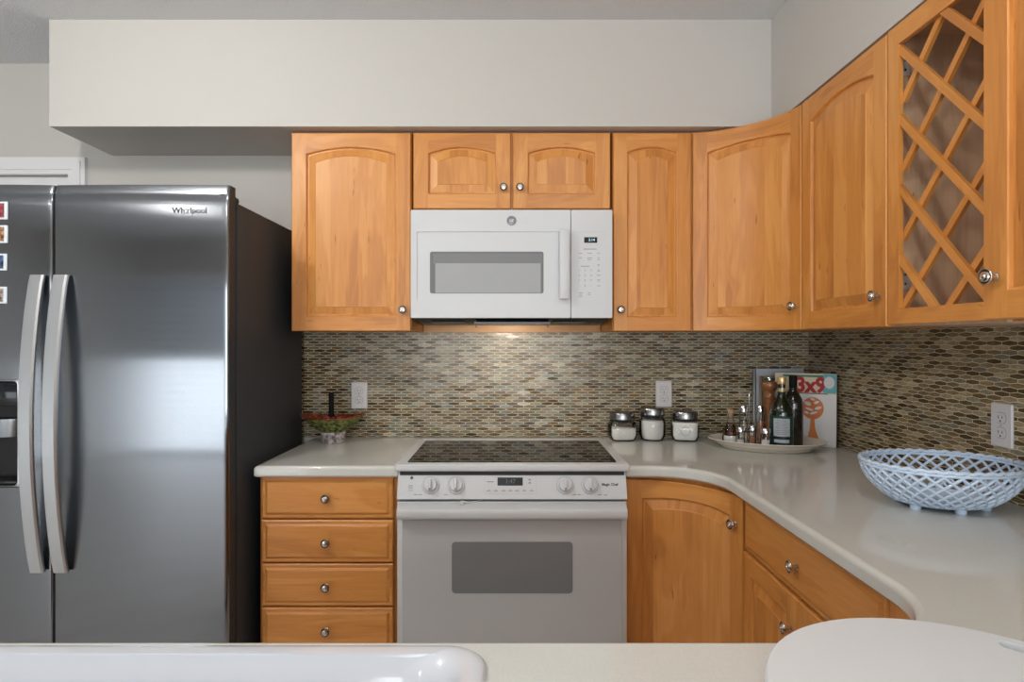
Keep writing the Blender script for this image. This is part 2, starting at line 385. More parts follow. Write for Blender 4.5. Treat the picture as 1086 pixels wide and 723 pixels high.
# ------------------------------------------------------------------ mosaic backsplash
PAL = [((.100, .062, .020), 14), ((.065, .045, .018), 12), ((.15, .12, .065), 18), ((.20, .18, .125), 20), ((.25, .235, .185), 16),
       ((.165, .175, .140), 14), ((.165, .19, .185), 6), ((.30, .30, .27), 7), ((.17, .105, .032), 4), ((.40, .38, .33), 2)]
PAL_R = [((.085, .062, .028), 22), ((.055, .038, .016), 12), ((.15, .118, .065), 22), ((.215, .185, .125), 20), ((.27, .245, .185), 12), ((.16, .155, .125), 12)]
def backsplash(u0, u1, z0, z1, mp, label, pal, seed, gain, holes=()):
    R = random.Random(seed)
    cols = [c for c, k in pal for _ in range(k)]
    P, W = .01215, .0508; hs, hp, g = .0042, .00795, .00115
    m = MB(); V = []; F = []; C = []
    rows = int((z1-z0)/P)+2
    for j in range(rows):
        zc = z0+j*P; xo = (W/2 if j % 2 else 0)
        n0 = int((u0-xo)/W)-1; n1 = int((u1-xo)/W)+1
        for i in range(n0, n1+1):
            uc = i*W+xo
            if any(a-.0 < uc < b and c < zc < d for a, b, c, d in holes): continue
            hw = W/2-g; ve = hs-g*.6; vp = hp-g
            pts = [(-hw, -ve), (0, -vp), (hw, -ve), (hw, ve), (0, vp), (-hw, ve)]
            pts = [(min(max(uc+a, u0), u1), min(max(zc+b, z0), z1)) for a, b in pts]
            if max(p[0] for p in pts)-min(p[0] for p in pts) < .004 or max(p[1] for p in pts)-min(p[1] for p in pts) < .002: continue
            ta, tb = R.gauss(0, .010), R.gauss(0, .018)
            o = len(V)
            for a, b in pts: V.append(mp(a, b, .0029+(a-uc)*ta+(b-zc)*tb))
            cx, cz = sum(p[0] for p in pts)/6, sum(p[1] for p in pts)/6
            for a, b in pts: V.append(mp(a+(a-cx)*.012, b+(b-cz)*.06, .001))
            F.append([o+k for k in range(6)])
            for k in range(6): F.append([o+k, o+(k+1) % 6, o+6+(k+1) % 6, o+6+k])
            c = R.choice(cols); s = R.uniform(.75, 1.25)*gain; C += [(c[0]*s*.92, c[1]*s*.86, c[2]*s*.74, 1)]*12
    m.add(V, F, 'tile_glass')
    o = m.obj('backsplash', recalc=True)
    ca = o.data.color_attributes.new('tile', 'FLOAT_COLOR', 'POINT')
    ca.data.foreach_set('color', [q for c in C for q in c])
    tag(o, label, 'backsplash')
    g_ = MB(); P8 = [mp(a, b, c) for a in (u0, u1) for b in (z0, z1) for c in (-.0005, .0022)]
    g_.add(P8, [(0, 1, 3, 2), (4, 6, 7, 5), (0, 4, 5, 1), (2, 3, 7, 6), (0, 2, 6, 4), (1, 5, 7, 3)], 'grout'); g_.obj('grout', o)
    return o
BW = ROOM_B-.001
backsplash(-.93, 1.291, CT+.001, H+.060, lambda u, z, w_: (u, BW-w_, z), 'mosaic of long hexagonal glass tiles on the wall behind the stove', PAL, 3, .98)
backsplash(.25, 2.640, CT+.001, H+.060, lambda u, z, w_: (ROOM_R-.001-w_, u, z), 'brown mosaic tile backsplash on the side wall behind the white basket', PAL_R, 5, 1.45)

# ------------------------------------------------------------------ counters
def fillet(P, rad, n=14):
    """P: list of (x, y); rad: radius by index"""
    out = []
    K = len(P)
    for i, p in enumerate(P):
        r = rad.get(i, 0)
        if not r: out.append(Vector(p)); continue
        p = Vector(p); a = (Vector(P[i-1])-p).normalized(); b = (Vector(P[(i+1) % K])-p).normalized()
        ang = a.angle(b); L = r/math.tan(ang/2); bis = (a+b).normalized(); c = p+bis*(r/math.sin(ang/2))
        s = p+a*L-c; e = p+b*L-c
        a0 = math.atan2(s.y, s.x); a1 = math.atan2(e.y, e.x); d = (a1-a0+PI) % (2*PI)-PI
        for k in range(n+1): out.append(c+Vector((math.cos(a0+d*k/n), math.sin(a0+d*k/n)))*r)
    return out
def slab(name, out, z0, z1, m, r=.012, hole=None, label=None, cat=None):
    K = len(out)
    area_ = sum(out[i].x*out[(i+1) % K].y-out[(i+1) % K].x*out[i].y for i in range(K))
    sg = 1 if area_ > 0 else -1
    nrm = []
    for i in range(K):
        a = (out[i]-out[i-1]).normalized(); b = (out[(i+1) % K]-out[i]).normalized()
        na = Vector((a.y, -a.x))*sg; nb = Vector((b.y, -b.x))*sg; q = na+nb
        nrm.append(q/max(.3, q.dot(na)) if q.length > 1e-6 else na)
    prof = []
    for k in range(6):
        a = PI/2*k/5; prof.append((-r+r*math.sin(a), z1-r+r*math.cos(a)))
    prof += [(0, z0+.006), (-.006, z0)]
    V = []; F = []
    for (o, z) in prof:
        for i in range(K): q = out[i]+nrm[i]*o; V.append((q.x, q.y, z))
    for j in range(len(prof)-1):
        for i in range(K): F.append((j*K+i, j*K+(i+1) % K, (j+1)*K+(i+1) % K, (j+1)*K+i))
    mb = MB(); mb.add(V, F, m, smooth=True)
    loop = [Vector((V[i][0], V[i][1], 0)) for i in range(K)]
    loops = [loop]+([[Vector((p[0], p[1], 0)) for p in hole]] if hole else [])
    flat = [p for l in loops for p in l]; tri = tessellate_polygon(loops)
    mb.add([(p.x, p.y, z1) for p in flat], [list(t) for t in tri], m)
    mb.add([(p.x, p.y, z0) for p in flat], [list(t) for t in tri], m)
    if hole:
        k = len(hole); mb.add([(p[0], p[1], z1) for p in hole]+[(p[0], p[1], z0) for p in hole], [(i, (i+1) % k, k+(i+1) % k, k+i) for i in range(k)], m)
    o = mb.obj(name)
    return tag(o, label, cat)
CF = 2.035
SK = dict(x0=-.865, x1=-.033, y0=.27, y1=.827)      # sink outer rim
hole = rrect(SK['x0']+.02, SK['x1']-.02, SK['y0']+.02, SK['y1']-.02, .06)
slab('countertop', [Vector(p) for p in ((-.866, CF), (-.3835, CF), (-.3835, ROOM_B-.004), (-.866, ROOM_B-.004))], CT-.038, CT, 'counter', label='short pale countertop between the fridge and the stove', cat='countertop')
out = fillet([(.3835, ROOM_B-.004), (.3835, CF), (.66, CF), (.66, .853), (-1.15, .853), (-1.15, .2), (ROOM_R-.004, .2), (ROOM_R-.004, ROOM_B-.004)], {2: .2, 3: .2, 4: .03, 5: .03})
slab('countertop', out, CT-.038, CT, 'counter', hole=hole, label='long pale countertop curving from the stove to the sink', cat='countertop')

# ------------------------------------------------------------------ cabinets
def plane_back(x0, yf): return lambda u, v, w_: (x0+u, yf-w_, v)
def plane_right(xf, y0): return lambda u, v, w_: (xf-w_, y0-u, v)
def arc_map(A, B, sag):
    A, B = Vector(A), Vector(B); ch = B-A; c = ch.length; mid = (A+B)/2
    n = Vector((ch.y, -ch.x)).normalized()          # towards the room
    if n.y > 0: n = -n
    R = (c*c/4+sag*sag)/(2*sag); C = mid+n*(R-sag); half = math.asin(c/2/R); L = 2*half*R
    a0 = math.atan2((A-C).y, (A-C).x)
    def f(u, v, w_):
        a = a0-u/R; q = C+Vector((math.cos(a), math.sin(a)))*(R-w_); return (q.x, q.y, v)
    return f, L
def lin(a, b, n): return [a+(b-a)*i/n for i in range(n+1)]
def knob(parent, pos, axis, name='knob', s=1.0):
    """turned knob: base rosette, neck, ringed head; axis '-y' or '-x' or a direction angle"""
    prof = [(.0085, 0), (.0085, .002), (.0055, .004), (.0045, .012), (.006, .015), (.013, .017), (.0155, .0195), (.0155, .0215), (.0145, .0228)]
    ring = [(.0145, .0228), (.0120, .0222), (.0110, .0226)]
    head = [(.0110, .0226), (.0095, .0255), (.0060, .0262), (.0052, .0255), (.0035, .0275), (0, .0282)]
    mb = MB()
    ang = 0
    for pr, mm in ((prof, 'nickel'), (ring, 'nickel_dark'), (head, 'nickel')):
        mb.lathe([(r*s, h*s) for r, h in pr], mm, (0, 0, 0), n=20, axis='-y', caps=False)
    if axis == '-x': ang = -PI/2
    elif axis != '-y': ang = axis
    c, sn = math.cos(ang), math.sin(ang)
    mb.v = [Vector((p.x*c-p.y*sn+pos[0], p.x*sn+p.y*c+pos[1], p.z+pos[2])) for p in mb.v]
    return mb.obj(name, parent)
def door(parent, W, z0, z1, mp, rise=.026, s=.055, name='door', knob_at=None, kaxis='-y', pname='panel'):
    """raised panel door with an arched top rail; mp(u, z, w)"""
    T = .02; Hh = z1-z0; e = .003
    n = 18
    U = [e, s*.5]+lin(s, W-s, n)+[W-s*.5, W-e]
    c = W/2; hw = W/2-s; bot = z0+s
    def top(u, inset=0):
        h2 = hw-inset; t = max(-1, min(1, (u-c)/h2)) if h2 > 0 else 0
        return z1-.053-rise+rise*(1-t*t)-inset
    mb = MB(); M_ = 'maple'
    def grid(P, Q, m_, horiz, b_=mb):
        V = [mp(*p) for p in P]+[mp(*q) for q in Q]; k = len(P)
        F = [(i, i+1, k+i+1, k+i) for i in range(k-1)]
        A = [(p[1], p[0]) if horiz else (p[0], p[1]) for p in P]+[(q[1], q[0]) if horiz else (q[0], q[1]) for q in Q]
        b_.add(V, F, m_, uvs=[[A[i] for i in f] for f in F])
    for ua, ub in ((e, s), (W-s, W-e)):
        L = lin(ua, ub, 2); grid([(u, z0+e, 0) for u in L], [(u, z1-e, 0) for u in L], M_, False)
    L = lin(s, W-s, n)
    grid([(u, z0+e, 0) for u in L], [(u, bot, 0) for u in L], M_, True)
    grid([(u, top(u), 0) for u in L], [(u, z1-e, 0) for u in L], M_, True)
    # outer edge
    def ring(inset, w_):
        UU = [inset if u == e else (W-inset if u == W-e else u) for u in U]
        return [(u, z0+inset, w_) for u in UU]+[(u, z1-inset, w_) for u in UU[::-1]]
    def joinloops(A, B, b_, m_='maple', horiz=False):
        grid(A+[A[0]], B+[B[0]], m_, horiz, b_)
    R0, R1, R2 = ring(e, 0), ring(0, -e), ring(0, -T)
    joinloops(R0, R1, mb); joinloops(R1, R2, mb)
    k = len(U); Rb = R2[:k]; Rt = R2[k:][::-1]; grid(Rb, Rt, M_, False)
    def oloop(i, w_):
        LL = lin(s+i, W-s-i, n)
        return [(u, bot+i, w_) for u in LL]+[(u, top(u, i), w_) for u in LL[::-1]]
    O0, O1, O2 = oloop(0, 0), oloop(.003, -.002), oloop(.005, -.0085)
    joinloops(O0, O1, mb); joinloops(O1, O2, mb)
    d = mb.obj(name, parent, auto=25, recalc=False)
    pb = MB()
    O3, O4, O5 = oloop(.010, -.0085), oloop(.036, -.0012), oloop(.038, 0)
    joinloops(O2, O3, pb, 'maple_panel'); joinloops(O3, O4, pb, 'maple_panel'); joinloops(O4, O5, pb, 'maple_panel')
    k = n+1; grid(O5[:k], O5[k:][::-1], 'maple_panel', False, pb)
    pb.obj(pname, d, auto=12, recalc=False)
    if knob_at:
        p = mp(knob_at[0], knob_at[1], 0); knob(d, p, kaxis)
    return d
def drawer_front(parent, W, z0, z1, mp, kpos=None, kaxis='-y', name='drawer'):
    mb = MB(); n = 8
    def ring(i, w_):
        LL = lin(i, W-i, n); return [(u, z0+i, w_) for u in LL]+[(u, z1-i, w_) for u in LL[::-1]]
    rings = [ring(0, -.02), ring(0, -.008), ring(.004, -.005), ring(.013, -.005), ring(.020, -.0005), ring(.022, 0)]
    off = [(p, q) for p, q in zip(rings, rings[1:])]
    for A, B in off:
        A = A+[A[0]]; B = B+[B[0]]; k = len(A)
        V = [mp(*p) for p in A+B]; F = [(i, i+1, k+i+1, k+i) for i in range(k-1)]; Q = [(p[1], p[0]) for p in A+B]
        mb.add(V, F, 'maple', uvs=[[Q[i] for i in f] for f in F])
    for R in (rings[-1], rings[0]):
        k = n+1; A, B = R[:k], R[k:][::-1]; V = [mp(*p) for p in A+B]; F = [(i, i+1, k+i+1, k+i) for i in range(k-1)]; Q = [(p[1], p[0]) for p in A+B]
        mb.add(V, F, 'maple', uvs=[[Q[i] for i in f] for f in F])
    d = mb.obj(name, parent, auto=12, recalc=False)
    if kpos is None: kpos = (W/2, (z0+z1)/2)
    knob(d, mp(kpos[0], kpos[1], 0), kaxis)
    return d
UB, UT = H+.038, H+.797          # upper doors
DF = 2.32                        # door face of the back run
CB = DF+.021                     # carcass front
YB = ROOM_B-.004
def up_cab(name, label, x0, x1, z0=UB, z1=UT, g='upper cabinets'):
    t = thing(name, label, 'cabinet', ((x0+x1)/2, (CB+YB)/2, z0), g)
    MB().box(x0, x1, CB, YB, z0+.001, z1+.008, 'maple', r=.001, seg=1).obj('cabinet_body', t)
    return t
yb_up = ROOM_B-.006
t = up_cab('upper_cabinet', 'tall single door wall cabinet between the fridge and the microwave', -.846, -.386)
door(t, .456, UB, UT, plane_back(-.844, DF), knob_at=(.428, H+.119))
t = up_cab('upper_cabinet', 'short two door wall cabinet right above the microwave', -.380, .380, H+.502, UT)
door(t, .373, H+.506, UT, plane_back(-.378, DF), knob_at=(.346, H+.585), rise=.022, s=.056)
door(t, .373, H+.506, UT, plane_back(.0035, DF), knob_at=(.027, H+.585), rise=.022, s=.056)
t = up_cab('upper_cabinet', 'narrow wall cabinet between the microwave and the curved corner cabinet', .386, .6865)
door(t, .297, UB, UT, plane_back(.388, DF), knob_at=(.027, H+.119), rise=.018, s=.052)
# curved corner
t = thing('upper_corner_cabinet', 'curved wall cabinet in the corner above the olive oil', 'cabinet', (.95, 2.35, UB), 'upper cabinets')
A_, B_ = (.690, DF), (.972, 2.038)
am, aL = arc_map(A_, B_, .068)
pts = [am(u, 0, -.0215)[:2] for u in lin(.004, aL-.004, 14)]
poly = [(.689, YB)]+[(.689, DF+.021)]+pts+[(.9935, 2.038), (ROOM_R-.006, 2.038), (ROOM_R-.006, YB)]
MB().prism(poly, 'maple', lambda a, b, w_: (a, b, UB+.001+w_), UT-UB+.007).obj('cabinet_body', t)
pk = am(aL-.030, 0, 0)
door(t, aL-.004, UB, UT, lambda u, v, w_: am(u+.002, v, w_), knob_at=(aL-.033, H+.119), kaxis=-math.radians(75), rise=.024, s=.052)
XF = .972; XB = ROOM_R-.006
def right_cab(label, y0, y1, shell=False, hinge=None):
    t = thing('upper_cabinet', label, 'cabinet', ((XF+XB)/2, (y0+y1)/2, UB), 'upper cabinets')
    return t
t = right_cab('arched single door wall cabinet between the curved corner and the wine rack', 2.036, 1.572)
MB().box(XF+.021, XB, 1.572, 2.036, UB+.001, UT+.008, 'maple', r=.001, seg=1).obj('cabinet_body', t)
door(t, .458, UB, UT, plane_right(XF, 2.033), knob_at=(.425, H+.119), kaxis='-x')
# wine rack cabinet: open box with a lattice door
t = right_cab('wine rack cabinet with a crossed diagonal lattice door and empty inside', 1.569, 1.205)
WY = 1.569
m = MB(); x0, x1, y0, y1 = XF+.014, XB, 1.207, 1.569
for a in ((x0, x1, y1-.015, y1, UB, UT+.008), (x0, x1, y0, y0+.015, UB, UT+.008), (x0, x1, y0+.015, y1-.015, UB, UB+.018), (x0, x1, y0+.015, y1-.015, UT-.012, UT+.008), (x1-.008, x1, y0+.015, y1-.015, UB+.018, UT-.012)):
    m.box(*a, 'maple_inside')
m.box(x0+.011, x0+.02, y0+.0151, y0+.047, UB+.0181, UT-.0121, 'maple_inside')
m.obj('cabinet_body', t)
ZL, ZT = H+.043, UT
op = (.042, .320, H+.081, H+.747)
rk = plane_right(XF, 1.567); WD = .362
m = MB()
fw_o = (0, WD, ZL, ZT)
a0, a1, b0, b1 = fw_o; c0, c1, d0, d1 = op
tk = lambda u, v, w_: rk(u, v, -w_)
for q, gr in (([(a0, b0), (c0, d0), (c0, d1), (a0, b1)], 'z'), ([(a1, b0), (a1, b1), (c1, d1), (c1, d0)], 'z'), ([(a0, b0), (a1, b0), (c1, d0), (c0, d0)], 'y'), ([(a0, b1), (c0, d1), (c1, d1), (a1, b1)], 'y')):
    m.prism(q, 'maple', tk, .012, gr)
rd = m.obj('door', t, auto=20)
def clip(poly, x0, x1, y0, y1):
    for ax, v, sg in ((0, x0, 1), (0, x1, -1), (1, y0, 1), (1, y1, -1)):
        o = []
        for i in range(len(poly)):
            p, q = poly[i-1], poly[i]; pi, qi = (p[ax]-v)*sg >= 0, (q[ax]-v)*sg >= 0
            if pi != qi:
                k = (v-p[ax])/(q[ax]-p[ax]); o.append((p[0]+(q[0]-p[0])*k, p[1]+(q[1]-p[1])*k))
            if qi: o.append(q)
        poly = o
        if not poly: return []
    return poly
m = MB()
for sl, zs, wo, hwid in ((-1.045, [H+.208+.1755*k for k in range(5)], .003, .0095), (1.045, [H-.085+.1735*k for k in range(6)], .0125, .0085)):
    L = math.hypot(1, sl); nx, nz = -sl/L*hwid, 1/L*hwid
    for z in zs:
        ua, ub = -.1, .5; za, zb = z+sl*(ua-.04), z+sl*(ub-.04)
        pl = clip([(ua+nx, za+nz), (ub+nx, zb+nz), (ub-nx, zb-nz), (ua-nx, za-nz)], c0, c1, d0, d1)
        if len(pl) > 2:
            k = len(pl); V = [rk(a, b, -wo) for a, b in pl]+[rk(a, b, -wo-.0095) for a, b in pl]
            # grain along the slat
            def guv(a, b): return ((a*nx+b*nz)/hwid, (a*nz-b*nx)/hwid)
            F = [list(range(k)), list(range(k, 2*k))[::-1]]+[(i, (i+1) % k, k+(i+1) % k, k+i) for i in range(k)]
            Q = [guv(a, b) for a, b in pl]*2
            Q = [(q[0]+(.01 if i >= k else 0), q[1]) for i, q in enumerate(Q)]
            m.add(V, F, 'maple', uvs=[[Q[i] for i in f] for f in F])
m.obj('lattice', rd, auto=20)
for z in (H+.705, H+.158):
    h = MB().box(XF+.018, XF+.046, 1.5505, 1.5535, z-.026, z+.026, 'trim_white', r=.001)
    h.lathe([(.003, 0), (.003, .001), (0, .001)], 'outlet_slot', (XF+.034, 1.5503, z+.012), axis='-y', n=10, caps=False).lathe([(.003, 0), (.003, .001), (0, .001)], 'outlet_slot', (XF+.034, 1.5503, z-.012), axis='-y', n=10, caps=False)
    h.obj('hinge', t)
# next cabinet, its door standing slightly ajar over the rack's near stile
t = right_cab('wall cabinet past the wine rack with its knobbed door slightly ajar', 1.204, .79)
MB().box(XF+.023, XB, .79, 1.204, UB+.001, UT+.008, 'maple', r=.001, seg=1).obj('cabinet_body', t)
AJ = math.radians(4.2); hx, hy, DW = XF-.001, .795, .418
def ajar(u, v, w_):
    r = DW-u; return (hx-r*math.sin(AJ)-w_*math.cos(AJ), hy+r*math.cos(AJ)-w_*math.sin(AJ), v)
door(t, DW, UB+.004, UT, ajar, knob_at=(.030, H+.125), kaxis=-PI/2+AJ)
# rail on the wall under the microwave
m = MB(); m.box(-.382, .382, YB-.019, YB, H+.036, H+.080, 'maple_light', 'x', r=.001)
o = m.obj('wooden_rail'); tag(o, 'plain wooden rail on the wall beneath the microwave', 'rail')
for x in (-.155, .155): MB().lathe([(.004, 0), (.004, .0015), (0, .001)], 'nickel_dark', (x, YB-.019, H+.062), axis='-y', n=10, caps=False).obj('screw', o)
m = None
# base cabinets
DT = CT-.053
t = thing('drawer_cabinet', 'four drawer base cabinet between the fridge and the stove', 'cabinet', (-.625, 2.35, 0), 'base cabinets')
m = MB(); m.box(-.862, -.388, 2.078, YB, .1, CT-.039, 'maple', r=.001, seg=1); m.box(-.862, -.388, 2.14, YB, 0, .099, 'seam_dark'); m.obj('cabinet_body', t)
dp = .149
for i in range(5):
    z1 = H-.455-i*dp-.0045; drawer_front(t, .447, z1-dp+.0055, z1, plane_back(-.851, 2.055))
# curved base corner
t = thing('base_corner_cabinet', 'curved door base cabinet in the corner right of the stove', 'cabinet', (.9, 2.2, 0), 'base cabinets')
bm_, bL = arc_map((.388, 2.085), (.692, 1.822), .066)
pts = [bm_(u, 0, -.0215)[:2] for u in lin(.004, bL-.004, 14)]
poly = [(.3865, YB), (.3865, 2.11)]+pts+[(.714, 1.822), (XB, 1.822), (XB, YB)]
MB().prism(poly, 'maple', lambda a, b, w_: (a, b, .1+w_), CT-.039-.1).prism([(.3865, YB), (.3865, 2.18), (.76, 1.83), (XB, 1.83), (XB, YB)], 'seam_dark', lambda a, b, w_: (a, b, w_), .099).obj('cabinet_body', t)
door(t, bL-.004, .12, DT, lambda u, v, w_: bm_(u+.002, v, w_), rise=.012, knob_at=(bL-.036, H-.559), kaxis=-math.radians(68))
# right run
BX = .692
t = thing('base_cabinet', 'base cabinet with one wide drawer over two doors under the right counter', 'cabinet', (1.0, 1.47, 0), 'base cabinets')
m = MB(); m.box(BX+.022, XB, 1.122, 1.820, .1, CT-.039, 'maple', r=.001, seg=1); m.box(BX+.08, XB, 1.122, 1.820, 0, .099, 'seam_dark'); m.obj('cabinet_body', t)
pr = plane_right(BX, 1.816)
drawer_front(t, .692, H-.622, DT, pr, kaxis='-x')
door(t, .344, .12, H-.628, pr, knob_at=(.312, H-.712), kaxis='-x', rise=.004)
door(t, .344, .12, H-.628, plane_right(BX, 1.468), knob_at=(.032, H-.712), kaxis='-x', rise=.004)
t = thing('base_cabinet', 'narrow base cabinet under the counter bend by the cutting board', 'cabinet', (1.0, .99, 0), 'base cabinets')
m = MB(); m.box(BX+.022, XB, .845, 1.119, .1, CT-.039, 'maple', r=.001, seg=1); m.obj('cabinet_body', t)
door(t, .262, .12, DT, plane_right(BX, 1.113), rise=.012)
# peninsula body, hollow
t = thing('sink_base_cabinet', 'long base cabinet under the sink and cutting board', 'cabinet', (0, .5, 0), 'base cabinets')
m = MB()
for a in ((-1.12, .71, .795, .815), (-1.12, XB, .26, .28), (-1.12, -1.10, .28, .795), (XB-.02, XB, .28, .84)): m.box(*a, .1, CT-.039, 'maple')
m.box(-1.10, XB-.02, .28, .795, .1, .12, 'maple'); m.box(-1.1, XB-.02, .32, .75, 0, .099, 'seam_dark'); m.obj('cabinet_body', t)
for i in range(4):
    mpx = lambda u, v, w_, i=i: (-1.112+i*.45+u, .817+w_, v)
    door(t, .44, .12, DT, mpx, rise=.012)

# ------------------------------------------------------------------ refrigerator
t = thing('refrigerator', 'stainless side-by-side refrigerator with two bowed handles', 'refrigerator', (-1.356, 2.25, 0))
FX0, FX1 = -1.812, -.900
FT = H+.452
m = MB(); m.box(FX0, FX1, 1.988, 2.60, .02, FT, 'fridge_side', r=.004); m.obj('cabinet_body', t)
m = MB(); m.box(FX0+.012, FX1-.012, 1.974, 1.990, .06, FT-.004, 'fridge_gap'); m.obj('gasket', t)
def fridge_door(x0, x1, z0, z1, yf, yb_, cut=None, parent=t):
    nx = 26; nz = 40; m = MB()
    xs = [x0+(x1-x0)*(.5-.5*math.cos(PI*i/nx)) for i in range(nx+1)]
    zs = sorted([z0+(z1-z0)*(.5-.5*math.cos(PI*i/nz)) for i in range(nz+1)])
    if cut:
        xs = sorted([x for x in xs if abs(x-cut[0]) > .01 and abs(x-cut[1]) > .01]+[cut[0], cut[1]]); zs = sorted([z for z in zs if abs(z-cut[2]) > .01 and abs(z-cut[3]) > .01]+[cut[2], cut[3]])
    def y(x, z):
        u = (x-x0)/(x1-x0)*2-1; d = min(x-x0, x1-x); e = min(z1-z, z-z0)
        q = .007*u*u
        r = .006
        if d < r: q += r-math.sqrt(max(0, r*r-(r-d)**2))
        if e < .05: q += .010*(1-e/.05)**2.2
        return yf+q
    V = [(x, y(x, z), z) for z in zs for x in xs]; k = len(xs); F = []
    for j in range(len(zs)-1):
        for i in range(k-1):
            if cut and cut[0] <= (xs[i]+xs[i+1])/2 <= cut[1] and cut[2] <= (zs[j]+zs[j+1])/2 <= cut[3]: continue
            F.append((j*k+i, j*k+i+1, (j+1)*k+i+1, (j+1)*k+i))
    per = [i for i in range(k)]+[j*k+k-1 for j in range(1, len(zs))]+[(len(zs)-1)*k+i for i in range(k-2, -1, -1)]+[j*k for j in range(len(zs)-2, 0, -1)]
    q = len(per); S_ = [V[i] for i in per]+[(V[i][0], yb_, V[i][2]) for i in per]
    m.add(V, F, 'steel', smooth=True)
    m.add(S_, [(i, (i+1) % q, q+(i+1) % q, q+i) for i in range(q)]+[[q+i for i in range(q)]], 'fridge_side', smooth=True)
    return m.obj('door', parent, auto=50)
DTZ = H+.497; DB = .07; YD = 1.918
DIV = -1.4575
fd = fridge_door(DIV+.0025, FX1, DB, DTZ, YD, 1.973)
CUTX0, CUTX1, CUTZ0, CUTZ1 = -1.76, -1.559, H-.464, H-.121
ffz = fridge_door(FX0, DIV-.0025, DB, DTZ, YD, 1.973, cut=(CUTX0, CUTX1, CUTZ0, CUTZ1))
# dispenser recess
m = MB()
P = rrect(CUTX0-.001, CUTX1+.001, CUTZ0-.001, CUTZ1+.001, .012)
yy = YD+.003
def ringpts(P, y): return [(a, y, b) for a, b in P]
k = len(P); Pi = rrect(CUTX0+.006, CUTX1-.006, CUTZ0+.006, CUTZ1-.006, .014)
m.add(ringpts(P, yy+.002)+ringpts(Pi, yy-.002), [(i, (i+1) % k, k+(i+1) % k, k+i) for i in range(k)], 'steel_handle')
m.add(ringpts(Pi, yy-.002)+ringpts(Pi, yy+.05), [(i, (i+1) % k, k+(i+1) % k, k+i) for i in range(k)]+[list(range(k, 2*k))], 'dispenser_black')
dsp = m.obj('dispenser', ffz)
m = MB(); m.box(CUTX0+.012, CUTX1-.012, yy+.004, yy+.048, CUTZ1-.085, CUTZ1-.010, 'display', r=.004)
m.lathe([(.028, 0), (.028, .004), (.02, .006), (0, .006)], 'dispenser_black', (-1.66, yy+.004, CUTZ1-.05), axis='-y', n=24, caps=False)
m.obj('control_panel', dsp)
m = MB(); m.lathe([(.050, 0), (.060, .05), (.060, .058), (.045, .058), (.040, .01), (0, .008)], 'dispenser_grey', (-1.648, yy+.05, CUTZ0+.155), n=24, caps=False, sy=.55); m.obj('chute', dsp)
m = MB(); m.box(CUTX0+.012, CUTX1-.012, yy+.002, yy+.045, CUTZ0+.008, CUTZ0+.022, 'dispenser_black', r=.004); m.obj('drip_tray', dsp)
def fridge_handle(xc, parent):
    z0, z1 = H-.728, H+.208; m = MB(); n = 30; V = []; F = []
    hw, th = .0225, .013
    sec = [(-hw, 0), (-hw, -th*.6), (-hw+.005, -th), (hw-.005, -th), (hw, -th*.6), (hw, 0)]
    for i in range(n+1):
        s = i/n; z = z0+(z1-z0)*s; bow = .048*math.sin(PI*s)**.8 if 0 < s < 1 else 0
        y = YD-.003-bow
        for a, b in sec: V.append((xc+a, y+b, z))
    k = len(sec)
    for i in range(n):
        for j in range(k): F.append((i*k+j, i*k+(j+1) % k, (i+1)*k+(j+1) % k, (i+1)*k+j))
    F += [list(range(k)), [n*k+j for j in range(k)][::-1]]
    m.add(V, F, 'steel_handle', smooth=True)
    return m.obj('handle', parent, auto=30)
fridge_handle(DIV-.037, ffz); fridge_handle(DIV+.037, fd)
fm = lambda x, z, y0: (lambda a, b, w_: (x+a, y0-w_, z+b))
LX = (201-543)*1.92/643
text('Whirlpool', .026, lambda a, b, w_: (LX+a, YD+.007*((LX+a-(DIV+FX1)/2)/((FX1-DIV)/2))**2-w_, H+.4125+b), 'print_dark', fd, d=.0008, bold=.0005)
mm = MB(); mm.tube([(LX+.002+.017*math.cos(a), YD+.007*((LX+.002+.017*math.cos(a)-(DIV+FX1)/2)/((FX1-DIV)/2))**2-.0004, H+.411+.011*math.sin(a)+.008*math.cos(a)) for a in lin(0.4, 5.6, 26)], .0006, 'steel_logo', n=6); mm.obj('logo_swirl', fd)
m = MB(); m.box(FX1-.085, FX1-.006, 1.925, 2.02, FT+.0005, FT+.022, 'fridge_side', r=.008); m.obj('hinge_cover', t)
m = MB(); m.box(FX0+.006, FX0+.085, 1.925, 2.02, FT+.0005, FT+.022, 'fridge_side', r=.008); m.obj('hinge_cover', t)
m = MB(); m.box(FX0+.02, FX1-.02, 1.96, 2.0, .0, .065, 'fridge_gap'); m.obj('kick_grille', t)
# photo magnets
for i, (ya, yb_, xr, mt, lb) in enumerate(((214, 233, 9.6, 'photo_a', 'small clear photo magnet with a red picture, topmost on the freezer door'),
                               (239, 258, 9.6, 'photo_b', 'small clear photo magnet with an orange brown picture, second from the top'),
                               (269, 287, 8.8, 'photo_c', 'small clear photo magnet with a dark blue picture, third from the top'),
                               (304, 322, 8.8, 'photo_d', 'small clear photo magnet lowest on the freezer door, level with the handle tops'))):
    z1, z0 = H+(361.5-ya)*1.92/643, H+(361.5-yb_)*1.92/643; x1 = (xr-543)*1.92/643; x0 = x1-.072
    u = (( (x0+x1)/2-FX0)/(DIV-FX0))*2-1; ys = YD+.007*u*u+.0005
    o = MB().box(x0, x1, ys-.005, ys, z0, z1, 'magnet_clear', r=.002).obj('photo_magnet'); tag(o, lb, 'magnet', 'photo magnets on the freezer door')
    MB().box(x0+.006, x1-.010, ys-.0056, ys-.004, z0+.006, z1-.006, mt).obj('photo', o)

